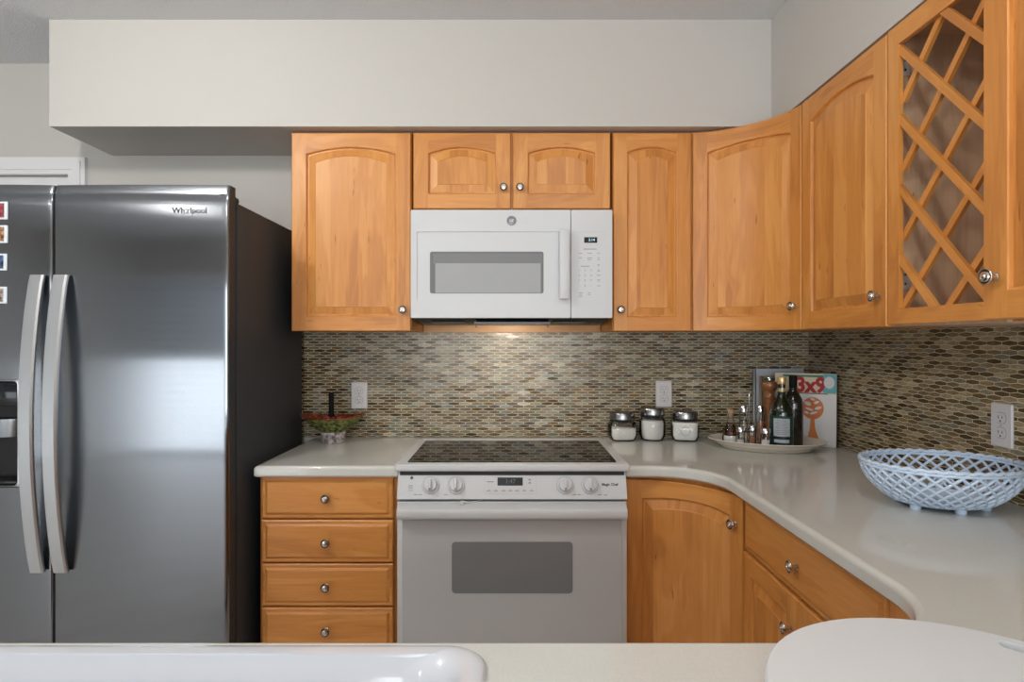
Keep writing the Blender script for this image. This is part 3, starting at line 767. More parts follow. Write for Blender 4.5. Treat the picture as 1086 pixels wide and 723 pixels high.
# ------------------------------------------------------------------ microwave
MF = 2.272; q = 643/MF
t = thing('microwave', 'white over-the-range microwave between the wall cabinets', 'microwave', (0, 2.45, H+.08))
X = lambda px: (px-543)/q
Z = lambda py: H+(361.5-py)/q
MX0, MX1 = -.3795, .3755
m = MB(); m.box(MX0+.004, MX1-.004, MF+.032, YB-.022, Z(336), Z(223), 'appliance_white', r=.002); m.obj('microwave_body', t)
SX = X(605.4)
def face(m, x0, x1, z0, z1, yf, yb_, mt, r=.004): m.box(x0, x1, yf, yb_, z0, z1, mt, r=r)
def frame_with_hole(m, x0, x1, z0, z1, hx0, hx1, hz0, hz1, hr, yf, yb_, depth, mt, back=None):
    """front plate with a rounded recess"""
    A = rrect(x0, x1, z0, z1, .004); B = rrect(hx0, hx1, hz0, hz1, hr); k = len(A)
    V = [(a, yf, b) for a, b in A]+[(a, yf, b) for a, b in B]+[(a, yb_, b) for a, b in A]+[(a, yf+depth, b) for a, b in B]
    F = [(i, (i+1) % k, k+(i+1) % k, k+i) for i in range(k)]+[(i, (i+1) % k, 2*k+(i+1) % k, 2*k+i) for i in range(k)]+[(k+i, k+(i+1) % k, 3*k+(i+1) % k, 3*k+i) for i in range(k)]
    F.append([2*k+i for i in range(k)]); m.add(V, F, mt)
    m.add([(a, yf+depth, b) for a, b in B], [list(range(k))], back or mt)
m = MB()
frame_with_hole(m, MX0, SX-.0012, Z(337), Z(222.5), X(442), X(597), Z(317.8), Z(245.5), .006, MF, MF+.03, .004, 'appliance_white')
md = m.obj('door', t, auto=20)
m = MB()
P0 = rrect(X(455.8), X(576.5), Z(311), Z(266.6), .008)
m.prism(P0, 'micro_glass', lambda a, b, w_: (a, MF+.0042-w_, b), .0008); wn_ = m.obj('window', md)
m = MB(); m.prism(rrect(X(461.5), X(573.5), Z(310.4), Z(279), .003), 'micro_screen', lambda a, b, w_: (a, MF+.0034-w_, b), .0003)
m.prism(rrect(X(459.5), X(575), Z(279.2), Z(268.6), .002), 'micro_band', lambda a, b, w_: (a, MF+.0034-w_, b), .0002); m.obj('screen', wn_)  # window interior done in two flat tones: paler below, darker band above
m = MB(); m.box(X(592.6), X(603.2), MF-.034, MF-.012, Z(317.5), Z(244.5), 'appliance_white', r=.004)
for z_ in (Z(311), Z(251)): m.box(X(594.5), X(601), MF-.014, MF+.003, z_-.010, z_+.010, 'appliance_white', r=.002)
m.obj('handle', md)
m = MB(); m.lathe([(.0178, 0), (.0178, .001), (.016, .0016), (0, .0016)], 'steel_shade', (X(542.5), MF, Z(234)), axis='-y', n=32, caps=False); lg = m.obj('logo', md)
m = MB(); m.tube([(X(542.5)+.0148*math.cos(a), MF-.0018, Z(234)+.0148*math.sin(a)) for a in lin(0, 2*PI, 32)[:-1]], .0005, 'steel_logo', n=5, closed=True); m.obj('ring', lg)
text('GE', .013, fm(X(542.5), Z(234), MF-.0016), 'steel_logo', lg, d=.0004)
m = MB()
frame_with_hole(m, SX+.0012, MX1, Z(337), Z(222.5), X(607.5), X(642.3), Z(319.5), Z(246), .005, MF, MF+.03, .0015, 'appliance_white')
cp = m.obj('control_panel', t, auto=20)
cy = MF+.0015
m = MB(); m.box(X(619.6), X(633.4), cy-.001, cy+.001, Z(257.4), Z(251.4), 'display'); dpl = m.obj('display', cp)
text('2:14', .014, fm(X(627.5), Z(254.4), cy-.001), 'display_lit', dpl, d=.0004)
m = MB()
def mark(px, py, w_, h_=.0022): m.box(X(px)-w_/2, X(px)+w_/2, cy-.0004, cy+.0001, Z(py)-h_/2, Z(py)+h_/2, 'print_grey')
mark(625.7, 264, .050, .0024); mark(620.6, 282.2, .032)
for y_, row in ((268.4, ((615.6, .017), (625.3, .020), (635, .013))), (273.4, ((615.8, .014), (625.3, .022), (634.9, .010))), (275.2, ((625.3, .018), (635, .012))),
                (280.5, ((634.8, .010),)), (282, ((634.8, .007),)), (286, ((635, .010),)), (287.6, ((635, .012),)), (291.8, ((635, .018),)), (296.6, ((635, .014),)), (298.2, ((634.8, .009),)), (303, ((635, .016),)),
                (310.5, ((615.8, .018), (625, .011))), (312.2, ((615.6, .012), (625, .013))), (314.2, ((615.8, .018),))):
    for px, w_ in row: mark(px, y_, w_*.8, .0018)
m.obj('lettering', cp)
dig = MB()
for j, row in enumerate(('123', '456', '789', '-0-')):
    for i, ch in enumerate(row):
        b_ = text(ch, .0105, fm(X((614.4, 620.6, 627)[i]), Z((286.5, 291.9, 297.3, 302.9)[j]), cy), 'print_grey', None, d=.0003)
        dig.add(b_.v, b_.f, 'print_grey')
dig.obj('digits', cp)
# underside
m = MB(); zb = Z(337)
m.prism([(MF+.02, zb+.003), (MF+.05, zb-.014), (YB-.03, zb-.020), (YB-.03, zb+.003)], 'lid_black', lambda a, b, w_: (MX0+.012+w_, a, b), MX1-MX0-.024)
ub = m.obj('underside', t)
for xa, xb in ((MX0+.07, MX0+.20), (MX1-.22, MX1-.09)):
    MB().prism([(MF+.045, zb-.0125), (MF+.17, zb-.0185), (MF+.17, zb-.0165), (MF+.045, zb-.0105)], 'filter_mesh', lambda a, b, w_: (xa+w_, a, b-.002), xb-xa).obj('grease_filter', ub)
m = MB(); m.prism([(-.145, MF+.035), (.145, MF+.035), (.105, MF+.10), (-.105, MF+.10)], 'lid_black', lambda a, b, w_: (a, b, zb-.022+w_), .008); m.obj('lamp_cover', ub)

# ------------------------------------------------------------------ stove
t = thing('stove', 'white slide-in electric stove with black glass cooktop', 'stove', (0, 2.3, 0))
m = MB(); m.box(-.378, .378, 2.03, 2.60, .02, CT-.012, 'appliance_white2'); m.obj('stove_body', t)
TZ = H-.4085
m = MB(); m.box(-.374, .374, 2.022, 2.029, H-.56, H-.425, 'seam_dark'); m.obj('gap', t)
m = MB(); m.box(-.3895, .3895, 2.006, 2.53, CT+.001, TZ, 'appliance_white', r=.006, seg=3); m.box(-.3895, .3895, 2.006, 2.03, TZ-.024, TZ-.002, 'appliance_white', r=.006, seg=3); ct = m.obj('cooktop_frame', t)
m = MB(); m.prism(rrect(-.352, .352, 2.040, 2.478, .008), 'black_glass', lambda a, b, w_: (a, b, TZ-.002+w_), .0042); gl = m.obj('glass_top', ct)
# slanted control panel
pT, pB = (2.026, H-.4365), (1.996, H-.520)
m = MB(); m.prism([(pT[0], pT[1]), (pB[0], pB[1]), (pB[0]+.006, pB[1]-.004), (2.05, pB[1]-.004), (2.05, pT[1])], 'appliance_white', lambda a, b, w_: (-.3795+w_, a, b), .759); cp = m.obj('control_panel', t, auto=20)
dv = Vector((0, pT[0]-pB[0], pT[1]-pB[1])); pl = dv.length; dv.normalize(); nv = Vector((0, -dv.z, dv.y))
def pp(x, b): # b metres above panel centre line
    c = Vector((x, (pT[0]+pB[0])/2, (pT[1]+pB[1])/2)); return lambda a, b2, w_: tuple(c+Vector((a, 0, 0))+dv*(b+b2)+nv*w_)
px = lambda p: (p-543)/320.5
bz = lambda y: ((514-y)/320.5)*1.04
def on_panel(mb): pass
tilt = math.atan2(dv.y, dv.z)
for i, xx in enumerate((456.7, 483.8, 599.3, 625.6)):
    f = pp(px(xx), bz(514)); c = Vector(f(0, 0, 0)); mb = MB()
    for prf in ([(.0285, .0), (.0285, .003), (.0270, .004)], [(.0215, .004), (.0205, .016), (.0195, .018), (0, .018)], [(.0270, .004), (.0215, .004)]):
        mb.lathe(prf, 'appliance_white', (0, 0, 0), axis='-y', n=30, caps=False)
    mb.box(-.0042, .0042, -.030, -.016, -.019, .019, 'appliance_white', r=.003)
    mb.box(-.0028, .0028, -.0308, -.0290, -.0175, -.0125, 'print_grey')
    mb.tube([(.0278*math.cos(a), -.0042, .0278*math.sin(a)) for a in lin(0, 2*PI, 30)[:-1]], .0005, 'print_grey', n=4, closed=True); mb.tube([(.0212*math.cos(a), -.0055, .0212*math.sin(a)) for a in lin(0, 2*PI, 30)[:-1]], .0006, 'print_grey', n=4, closed=True)
    Rm = Matrix.Rotation(-tilt, 3, 'X'); mb.v = [Rm @ p+c for p in mb.v]; kb = mb.obj('knob', cp)
m = MB(); mp_ = pp(px(541.3), bz(513.5))
m.prism(rrect(-.0865, .0865, -.030, .030, .004), 'appliance_white2', mp_, .0006); pn = m.obj('clock_panel', cp)
m = MB(); m.prism(rrect(-.0865+.0012, .0865-.0012, -.0288, .0288, .004), 'appliance_white', mp_, .0011)
for a in (-.072, -.048, -.022, -.0, .022, .046, .070):
    m.prism([(a-.007, -.0215), (a+.007, -.0215), (a+.007, -.0200), (a-.007, -.0200)], 'print_grey', mp_, .0014)
    m.prism([(a-.005, -.0180), (a+.005, -.0180), (a+.005, -.0168), (a-.005, -.0168)], 'print_grey', mp_, .0014)
m.prism([(-.078, .008), (-.055, .008), (-.055, .011), (-.078, .011)], 'print_grey', mp_, .0014)
for a in ((.064, .004), (.064, .014)): m.prism([(a[0]-.006, a[1]), (a[0]+.006, a[1]), (a[0], a[1]+.006)], 'print_grey', mp_, .0014)
m.obj('lettering', pn)
m = MB(); m.prism([(-.043, -.003), (.041, -.003), (.041, .0235), (-.043, .0235)], 'display', mp_, .0018); dd = m.obj('display', pn)
text('1:47', .020, lambda a, b, w_: mp_(a, b+.0102, w_), 'display_dim', dd, d=.0021)
text('Magic Chef', .0120, pp(px(647), bz(513.3)), 'print_dark', cp, d=.0005, bold=.0004)
m = MB(); f = pp(px(436), bz(506.6)); m.prism([(.005*math.cos(a), .005*math.sin(a)) for a in lin(0, 2*PI, 16)[:-1]], 'print_dark', f, .001)
f = pp(px(435.2), bz(517))
for b in (-.008, -.001, .004, .008): m.prism([(-.007, b), (.007, b), (.007, b+.0016), (-.007, b+.0016)], 'print_grey', f, .0006)
for x_, y_ in ((441, 523.4), (446, 523.4), (473, 523.4), (609, 523.4), (614, 523.4), (636, 523.4), (642, 523.8)):
    f = pp(px(x_), bz(y_)); m.prism([(-.006, -.001), (.006, -.001), (.006, .001), (-.006, .001)], 'print_grey', f, .0006)
m.obj('lettering', cp)
# oven door
OD = 2.002
z1 = H-.5305; zb = .27
m = MB(); m.box(-.3795, .3795, OD, 2.045, zb, z1, 'appliance_white', r=.003); od = m.obj('oven_door', t)
m = MB(); m.prism(rrect(-.362, .362, zb+.015, H-.590, .004), 'oven_glass', lambda a, b, w_: (a, OD-w_, b), .0025); og = m.obj('glass_panel', od)
m = MB(); m.prism(rrect(-.1985, .2, H-.832, H-.662, .012), 'oven_window', lambda a, b, w_: (a, OD-.0025-w_, b), .0008); m.obj('window', og)
m = MB(); V = []
prof = [(OD+.002, H-.533), (OD-.010, H-.534), (OD-.040, H-.545), (OD-.043, H-.552), (OD-.043, H-.571), (OD-.038, H-.577), (OD+.002, H-.582)]
m.prism(prof, 'appliance_white', lambda a, b, w_: (-.3735+w_, a, b), .747); m.obj('handle', od, auto=40)
m = MB(); m.box(-.171, -.157, OD-.022, OD-.002, H-.537, H-.524, 'appliance_white', r=.003)
m.tube([(-.162, OD-.012, H-.530), (-.13, OD-.006, H-.531), (-.10, OD+.012, H-.528)], lambda s: .004-.0026*s, 'appliance_white'); m.obj('latch_lever', t)
m = MB(); m.box(-.3795, .3795, OD+.004, 2.045, .07, zb-.008, 'appliance_white', r=.003); m.obj('storage_drawer', t)

# ------------------------------------------------------------------ sink and cutting board
t = thing('sink', 'white enamel drop-in sink at the near counter edge', 'sink', (-.45, .55, CT))
x0, x1, y0, y1 = SK['x0'], SK['x1'], SK['y0'], SK['y1']
loops = []
for i, z, r in ((0, .0005, .055), (0, .004, .055), (.004, .007, .052), (.012, .008, .048), (.026, .0072, .05), (.036, .002, .055), (.050, -.010, .06), (.058, -.06, .06), (.075, -.17, .07), (.10, -.195, .07), (.16, -.20, .05)):
    loops.append([(a, b, CT+z) for a, b in rrect(x0+i, x1-i, y0+i*(.85 if i > .03 else 1), y1-i*(.72 if i > .03 else 1), r, 8)])
k = len(loops[0]); V = [p for l in loops for p in l]
F = [(j*k+i, j*k+(i+1) % k, (j+1)*k+(i+1) % k, (j+1)*k+i) for j in range(len(loops)-1) for i in range(k)]; F.append([(len(loops)-1)*k+i for i in range(k)])
m = MB(); m.add(V, F, 'enamel', smooth=True); m.obj('basin', t, auto=60, recalc=False)
m = MB(); m.lathe([(.045, 0), (.045, .003), (.036, .004), (.034, -.001), (0, -.001)], 'chrome', (-.45, .52, CT-.1995), caps=False); m.obj('drain', t)
# round board with slot
c = Vector((.520, .655)); R = .2285; n = 72
outer = [c+Vector((math.cos(a), math.sin(a)))*R for a in lin(0, 2*PI, n)[:-1]]
dr = Vector((.77, .64)).normalized(); tn = Vector((-dr.y, dr.x)); hc = c+dr*.198
S = []
for i in range(24):
    a = 2*PI*i/24; S.append(hc+tn*(.024*(1 if math.cos(a) >= 0 else -1)+.012*math.cos(a))+dr*.012*math.sin(a))
def loop_z(L, z): return [(p.x, p.y, z) for p in L]
zb0, zt0 = CT+.001, CT+.0185
m = MB()
sc_ = lambda k_: [c+(p-c)*k_ for p in outer]
LP = [loop_z(sc_(.985), zb0), loop_z(sc_(.998), zb0+.004), loop_z(sc_(1), zb0+.010), loop_z(sc_(.997), zt0-.003), loop_z(sc_(.985), zt0)]
V = [p for l in LP for p in l]; k = len(outer); F = [(j*k+i, j*k+(i+1) % k, (j+1)*k+(i+1) % k, (j+1)*k+i) for j in range(4) for i in range(k)]
m.add(V, F, 'board_plastic', smooth=True)
for z, o_ in ((zt0, 1), (zb0, -1)):
    L0 = [Vector((p.x, p.y, 0)) for p in sc_(.985)]; L1 = [Vector((p.x, p.y, 0)) for p in S]
    m.add([(p.x, p.y, z) for p in L0+L1], [list(q_) for q_ in tessellate_polygon([L0, L1])], 'board_plastic')
m.add(loop_z(S, zt0)+loop_z(S, zb0), [(i, (i+1) % 24, 24+(i+1) % 24, 24+i) for i in range(24)], 'board_plastic', smooth=True)
tag(m.obj('cutting_board', auto=40), 'round white plastic cutting board with a grip slot at the counter corner', 'cutting board')

# ------------------------------------------------------------------ outlets
def outlet(mp, label):
    m = MB(); P = rrect(-.035, .035, -.0575, .0575, .004, 3); k = len(P); Pi = rrect(-.0325, .0325, -.055, .055, .003, 3)
    m.add([mp(a, b, 0) for a, b in P]+[mp(a, b, .003) for a, b in P]+[mp(a, b, .0058) for a, b in Pi], [(i, (i+1) % k, k+(i+1) % k, k+i) for i in range(k)]+[(k+i, k+(i+1) % k, 2*k+(i+1) % k, 2*k+i) for i in range(k)]+[[2*k+i for i in range(k)]], 'outlet_white')
    o = m.obj('wall_outlet'); tag(o, label, 'outlet', 'wall outlets')
    for s in (-1, 1):
        zc = s*.0195; m = MB(); C = []
        for i in range(28):
            a = 2*PI*i/28; C.append((.0168*math.cos(a), max(-.0135, min(.0135, .0168*math.sin(a)))+zc))
        m.prism([(a*1.07, (b-zc)*1.09+zc) for a, b in C], 'print_grey', lambda a, b, w_: mp(a, b, .0056+w_), .0004)
        m.prism(C, 'outlet_white', lambda a, b, w_: mp(a, b, .0058+w_), .0014)
        for xx, hh in ((-.0062, .0042), (.0062, .0034)): m.prism([(xx-.0011, zc+.002-hh), (xx+.0011, zc+.002-hh), (xx+.0011, zc+.002+hh), (xx-.0011, zc+.002+hh)], 'outlet_slot', lambda a, b, w_: mp(a, b, .0070+w_), .0005)
        m.prism([(.0026*math.cos(a), zc-.0085+.0026*math.sin(a)) for a in lin(0, 2*PI, 10)[:-1]], 'outlet_slot', lambda a, b, w_: mp(a, b, .0070+w_), .0005)
        m.obj('receptacle', o)
    m = MB(); m.prism([(.0022*math.cos(a), .0022*math.sin(a)) for a in lin(0, 2*PI, 10)[:-1]], 'print_grey', lambda a, b, w_: mp(a, b, .0058+w_), .0006); m.obj('screw', o)
TS = ROOM_B-.0052
outlet(lambda a, b, w_: (-.6645+a, TS-w_, H-.2365+b), 'white wall outlet above the woven bowl on the left')
outlet(lambda a, b, w_: (.661+a, TS-w_, H-.2300+b), 'white wall outlet just above the glass jars')
outlet(lambda a, b, w_: (ROOM_R-.0052-w_, 1.594-a, H-.2215+b), 'white wall outlet on the side wall above the white basket')

# ------------------------------------------------------------------ jars
def jar(x, y, hgt, r, rot, fill, mt, label, ring=False, fz=0):
    t = thing('glass_jar', label, 'jar', (x, y, CT), 'glass jars with metal lids')
    gh = hgt-.040
    sq = 5 if not fz else 0
    def L(m, prof, mt_, shape=sq): m.lathe(prof, mt_, (x, y, CT), n=40, shape=shape, rot=rot, caps=False)
    m = MB()
    rr = r
    prof = [(0, .001), (rr*.80, .001), (rr*.84, .003), (rr, .022), (rr, gh-.018), (rr*.86, gh-.004), (rr*.80, gh), (rr*.76, gh), (rr*.82, gh-.006), (rr*.955, gh-.020), (rr*.955, .023), (rr*.80, .006), (0, .006)]
    L(m, prof, 'glass'); m.obj('glass_body', t, auto=50)
    m = MB(); fh = fill
    L(m, [(0, .0065), (rr*.79, .0065), (rr*.945, .024), (rr*.945, fh), (rr*.5, fh+.004), (0, fh+.002)], mt); m.obj('contents', t, auto=50)
    m = MB(); lr = r*.93
    m.lathe([(0, gh-.003), (lr*.80, gh-.003), (lr*.80, gh+.001), (lr*.98, gh+.001), (lr, gh+.003), (lr, gh+.008)], 'lid_black', (x, y, CT), n=40, caps=False)
    m.lathe([(lr, gh+.008), (lr, gh+.030), (lr*.97, gh+.034)], 'lid_steel', (x, y, CT), n=40, caps=False)
    m.lathe([(lr*.97, gh+.034), (lr*.90, gh+.037), (0, gh+.037)], 'lid_black', (x, y, CT), n=40, caps=False)
    m.obj('lid', t, auto=30)
    if ring:
        m = MB(); cR, sR = math.cos(rot-PI/2), math.sin(rot-PI/2); yy_ = rr*1.0
        P = [(.018*math.cos(a), .018*math.sin(a)+.045) for a in lin(0, 2*PI, 24)[:-1]]
        m.tube([(x+cR*yy_-sR*a, y+sR*yy_+cR*a, CT+b) for a, b in P], .0006, 'print_grey', n=6, closed=True); m.obj('embossed_ring', t)
    return t
jar(.468, 2.577, .122, .056, math.radians(3), .052, 'flour', 'square glass jar half full of white powder, nearest the stove')
jar(.597, 2.579, .141, .054, 0, .083, 'sugar', 'tallest round glass jar with lumpy white sugar, middle of the three', fz=1)
jar(.734, 2.572, .126, .056, math.radians(-14), .078, 'flour', 'square glass jar nearly full of flour with an embossed ring', ring=True)

# ------------------------------------------------------------------ woven bowl at the left
bx, by = -.741, 2.510
t = thing('woven_bowl', 'boat-shaped green and orange bowl on a flecked foot beside the fridge', 'bowl', (bx, by, CT))
m = MB(); m.lathe([(0, .001), (.044, .001), (.046, .004), (.051, .044), (.049, .047), (0, .047)], 'pot_flecked', (bx, by, CT), n=32, caps=False); m.obj('foot', t)
def boat(r0, z, up): # long pointed rim
    L = []
    for i in range(48):
        a = 2*PI*i/48; c_, s_ = math.cos(a), math.sin(a)
        L.append((bx+r0[0]*c_, by+r0[1]*s_, CT+z+up*abs(c_)**3))
    return L
def bands(m, LL, mt):
    k = len(LL[0]); m.add([p for l in LL for p in l], [(j*k+i, j*k+(i+1) % k, (j+1)*k+(i+1) % k, (j+1)*k+i) for j in range(len(LL)-1) for i in range(k)], mt, smooth=True)
m = MB(); bands(m, [boat((.048, .045), .0475, 0), boat((.075, .06), .062, .002), (boat((.105, .08), .085, .006)), boat((.130, .092), .103, .012)], 'weave_green')
bands(m, [boat((.125, .088), .103, .012), boat((.095, .072), .085, .006), boat((.05, .045), .060, 0), boat((.001, .001), .056, 0)], 'weave_orange'); m.obj('bowl_body', t, auto=60)
m = MB(); m.tube(boat((.1275, .090), .105, .012), .0035, 'weave_orange', n=8, closed=True); m.obj('rim', t)
m = MB()
for i in range(26):
    a = rnd.uniform(0, 2*PI); q_ = rnd.uniform(.02, .055); x_, y_ = bx+q_*math.cos(a)*1.1, by+q_*math.sin(a)*.8
    z_ = CT+.094+rnd.uniform(0, .012)
    m.tube([(x_-.018*math.cos(a*3), y_-.012*math.sin(a*3), z_), (x_, y_, z_+.006), (x_+.018*math.cos(a*3), y_+.012*math.sin(a*3), z_)], lambda s: .006*(1-abs(2*s-1)*.7), 'weave_orange', n=7)
tag(m.obj('dried_peppers'), 'heap of small orange red dried pods in the boat-shaped bowl', 'dried pods', kind='stuff')
m = MB(); m.lathe([(0, .062), (.0125, .062), (.0125, .118), (.0108, .120), (.0108, .205), (.009, .209), (0, .209)], 'matte_black', (-.745, 2.500, CT), n=20, caps=False)
tag(m.obj('black_bottle'), 'slim black upright stick standing in the boat-shaped bowl', 'bottle')

# ------------------------------------------------------------------ platter and what stands on it
pc = Vector((.993, 2.372)); pa = math.radians(-19); PZ = CT
t = thing('serving_platter', 'oval cream platter carrying the oil bottles and shakers', 'platter', (pc.x, pc.y, CT))
def ell(s1, s2, z, wav=0):
    L = []
    for i in range(56):
        a = 2*PI*i/56; x_, y_ = s1*math.cos(a), s2*math.sin(a); x_, y_ = x_*math.cos(pa)-y_*math.sin(pa), x_*math.sin(pa)+y_*math.cos(pa); L.append((pc.x+x_, pc.y+y_, PZ+z))
    return L
m = MB(); bands(m, [ell(.001, .001, .004), ell(.155, .103, .004), ell(.160, .108, .001), ell(.165, .112, .001), ell(.171, .118, .010), ell(.195, .132, .024), ell(.215, .145, .033), ell(.219, .149, .036), ell(.217, .147, .0385), ell(.213, .144, .038), ell(.195, .137, .024), ell(.178, .124, .0125), ell(.170, .118, .0105), ell(.001, .001, .010)], 'platter')
pb_ = m.obj('platter_body', t, auto=60)
PS = PZ+.0115
def seg(prof, mt, x, y, name, par, **kw):
    m = MB(); m.lathe(prof, mt, (x, y, PS), caps=False, **kw); return m.obj(name, par, auto=40)
# olive oil bottle
x, y = 1.040, 2.338
t = thing('oil_bottle', 'dark green olive oil bottle with a gold cap and pale label', 'bottle', (x, y, PS))
b0 = [(0, 0), (.040, 0), (.0425, .004), (.0425, .128), (.040, .150), (.030, .172), (.018, .190), (.0140, .205), (.0135, .252), (0, .252)]
seg(b0, 'bottle_green', x, y, 'glass_body', t, n=36)
seg([(.0150, .243), (.0158, .245), (.0160, .262), (.0150, .268), (0, .269)], 'gold_cap', x, y, 'cap', t)
seg([(.0142, .214), (.0142, .228)], 'gold_foil', x, y, 'neck_label', t)
fa = math.atan2(-y, -x)
lb = seg([(.0429, .018), (.0429, .124)], 'label_green', x, y, 'label', t, a0=fa-1.15, a1=fa+1.15, n=20)
seg([(.0432, .046), (.0432, .114)], 'label_paper', x, y, 'label_print', lb, a0=fa-.72, a1=fa+.72, n=16)
seg([(.0433, .036), (.0433, .045)], 'label_black', x, y, 'label_band', lb, a0=fa-.72, a1=fa+.72, n=16)
seg([(.0433, .022), (.0433, .034)], 'label_paper', x, y, 'label_foot', lb, a0=fa-.66, a1=fa+.66, n=16)
m = MB()
for j in range(9):
    z_ = PS+.106-j*.0065; ww = .016+.010*((j*37) % 5)/5
    A = lin(fa-ww/.0434, fa+ww/.0434, 6); V = [(x+.0435*math.cos(a), y+.0435*math.sin(a), z_+dz) for dz in (0, .0022) for a in A]
    m.add(V, [(i, i+1, 8+i, 7+i) for i in range(6)], 'print_grey')
m.obj('label_text', lb)
# dark bottle
x, y = 1.108, 2.390
t = thing('wine_bottle', 'slender black glass bottle behind the olive oil', 'bottle', (x, y, PS))
seg([(0, 0), (.034, 0), (.0365, .004), (.0365, .160), (.034, .180), (.022, .203), (.0145, .218), (.0135, .262), (0, .262)], 'bottle_black', x, y, 'glass_body', t, n=32)
seg([(.0150, .225), (.0152, .268), (.014, .272), (0, .273)], 'matte_black', x, y, 'cap', t)
fa = math.atan2(-y, -x)
ch = MB()
for j in range(7):
    z_ = PS+.176-j*.0115; w0 = (.007, .005, .008, .006, .008, .004, .007)[j]; a0_ = fa-.12
    ch.tube([(x+.0368*math.cos(a0_+k*w0/.0368/2), y+.0368*math.sin(a0_+k*w0/.0368/2), z_+(.004 if k % 2 else -.002)) for k in range(-2, 3)], .0007, 'print_grey', n=4)
ch.obj('embossed_lettering', t)
# pepper mill
x, y = 1.036, 2.440
t = thing('pepper_mill', 'turned brown wooden pepper mill behind the olive oil', 'pepper mill', (x, y, PS))
seg([(0, 0), (.030, 0), (.031, .01), (.026, .04), (.021, .09), (.020, .12), (.022, .160), (.027, .176), (.0275, .180)], 'mill_wood', x, y, 'mill_body', t)
seg([(.024, .181), (.021, .186), (.022, .205), (.026, .214), (.0325, .222), (.034, .232), (.031, .243), (.018, .249), (0, .250)], 'mill_wood', x, y, 'mill_head', t)
seg([(.006, .249), (.007, .256), (.004, .264), (0, .265)], 'chrome', x, y, 'finial', t)
# cruet with a cork
x, y = .872, 2.415
t = thing('oil_cruet', 'small glass cruet with cork stopper and twisted neck', 'cruet', (x, y, PS))
m = MB(); m.lathe([(0, .0), (.026, .0), (.031, .006), (.033, .022), (.030, .045), (.024, .062), (.015, .085), (.0105, .100), (.0105, .116), (.0128, .118), (.0115, .119), (.009, .116), (.009, .101), (.013, .086), (.022, .062), (.028, .044), (.031, .022), (.029, .007), (0, .003)], 'glass', (x, y, PS), caps=False)
m.obj('glass_body', t, auto=50)
seg([(0, .0035), (.0285, .0075), (.0305, .022), (.0285, .034), (0, .034)], 'salt', x, y, 'contents', t)
seg([(0, .0345), (.0275, .0345), (.0215, .060), (.0125, .084), (0, .084)], 'amber_oil', x, y, 'oil', t)
seg([(0, .106), (.0085, .106), (.0088, .119), (.0115, .121), (.0125, .134), (.010, .137), (0, .137)], 'cork', x, y, 'cork', t)
m = MB(); m.tube([(x+(.031-.021*s)*math.cos(2.6+3.2*s), y+(.031-.021*s)*math.sin(2.6+3.2*s), PS+.040+.062*s) for s in lin(0, 1, 16)], .003, 'glass', n=8); m.obj('spiral_ridge', t)
# shakers
def shaker(x, y, h, r, mt, fill, label, cap='chrome'):
    t = thing('shaker', label, 'shaker', (x, y, PS), 'glass shakers on the platter')
    seg([(0, 0), (r*.95, 0), (r, .002), (r*.94, h-.022), (r*.85, h-.018), (r*.80, h-.018), (r*.86, h-.023), (r*.88, .004), (0, .004)], 'glass', x, y, 'glass_body', t, n=20)
    seg([(0, .0045), (r*.86, .0045), (r*.85, fill), (0, fill)], mt, x, y, 'contents', t, n=20)
    seg([(r*.88, h-.019), (r*.96, h-.018), (r*.96, h-.003), (r*.85, h), (0, h+.0005)], cap, x, y, 'cap', t, n=20)
shaker(.887, 2.355, .075, .0165, 'salt', .026, 'short glass salt shaker in front, nearest the corked cruet')
shaker(.932, 2.352, .080, .0140, 'spice', .040, 'slim short shaker with reddish spice, middle of the front row')
shaker(.968, 2.315, .076, .0190, 'salt', .030, 'widest short shaker right beside the olive oil bottle')
# wire cruet stand with two tall bottles
t = thing('cruet_stand', 'wire stand with tall loop handle between two slim glass bottles', 'cruet stand', (.955, 2.42, PS))
m = MB(); sx_, sy_ = .956, 2.425
m.tube([(sx_-.052, sy_-.02, PS+.004), (sx_+.052, sy_-.02, PS+.004), (sx_+.052, sy_+.022, PS+.004), (sx_-.052, sy_+.022, PS+.004)], .002, 'chrome', closed=True); m.obj('base_wire', t)
m = MB(); m.tube([(sx_-.008, sy_, PS+.004), (sx_-.008, sy_, PS+.185)]+[(sx_+.002-.010*math.cos(a), sy_, PS+.190+.012*math.sin(a)) for a in lin(0, PI, 8)]+[(sx_+.012, sy_, PS+.176), (sx_+.012, sy_, PS+.004)], .0022, 'chrome'); m.obj('handle', t)
for i, (dx, lb_) in enumerate(((-.030, 'slim tall glass bottle in the wire stand, nearest the cruet'), (.037, 'slim tall glass bottle in the wire stand, nearest the pepper mill'))):
    x, y = sx_+dx, sy_
    q_ = thing('tall_shaker', lb_, 'bottle', (x, y, PS), 'slim bottles in the wire stand')
    seg([(0, .007), (.0165, .007), (.0170, .010), (.0165, .115), (.012, .128), (.0112, .128), (.015, .114), (.0152, .012), (0, .012)], 'glass', x, y, 'glass_body', q_, n=20)
    seg([(0, .0125), (.0148, .0125), (.0146, .085 if i else .02), (0, .085 if i else .02)], 'spice' if i else 'salt', x, y, 'contents', q_, n=20)
    seg([(.0125, .126), (.0138, .127), (.0138, .148), (.012, .151), (0, .151)], 'chrome', x, y, 'cap', q_, n=20)

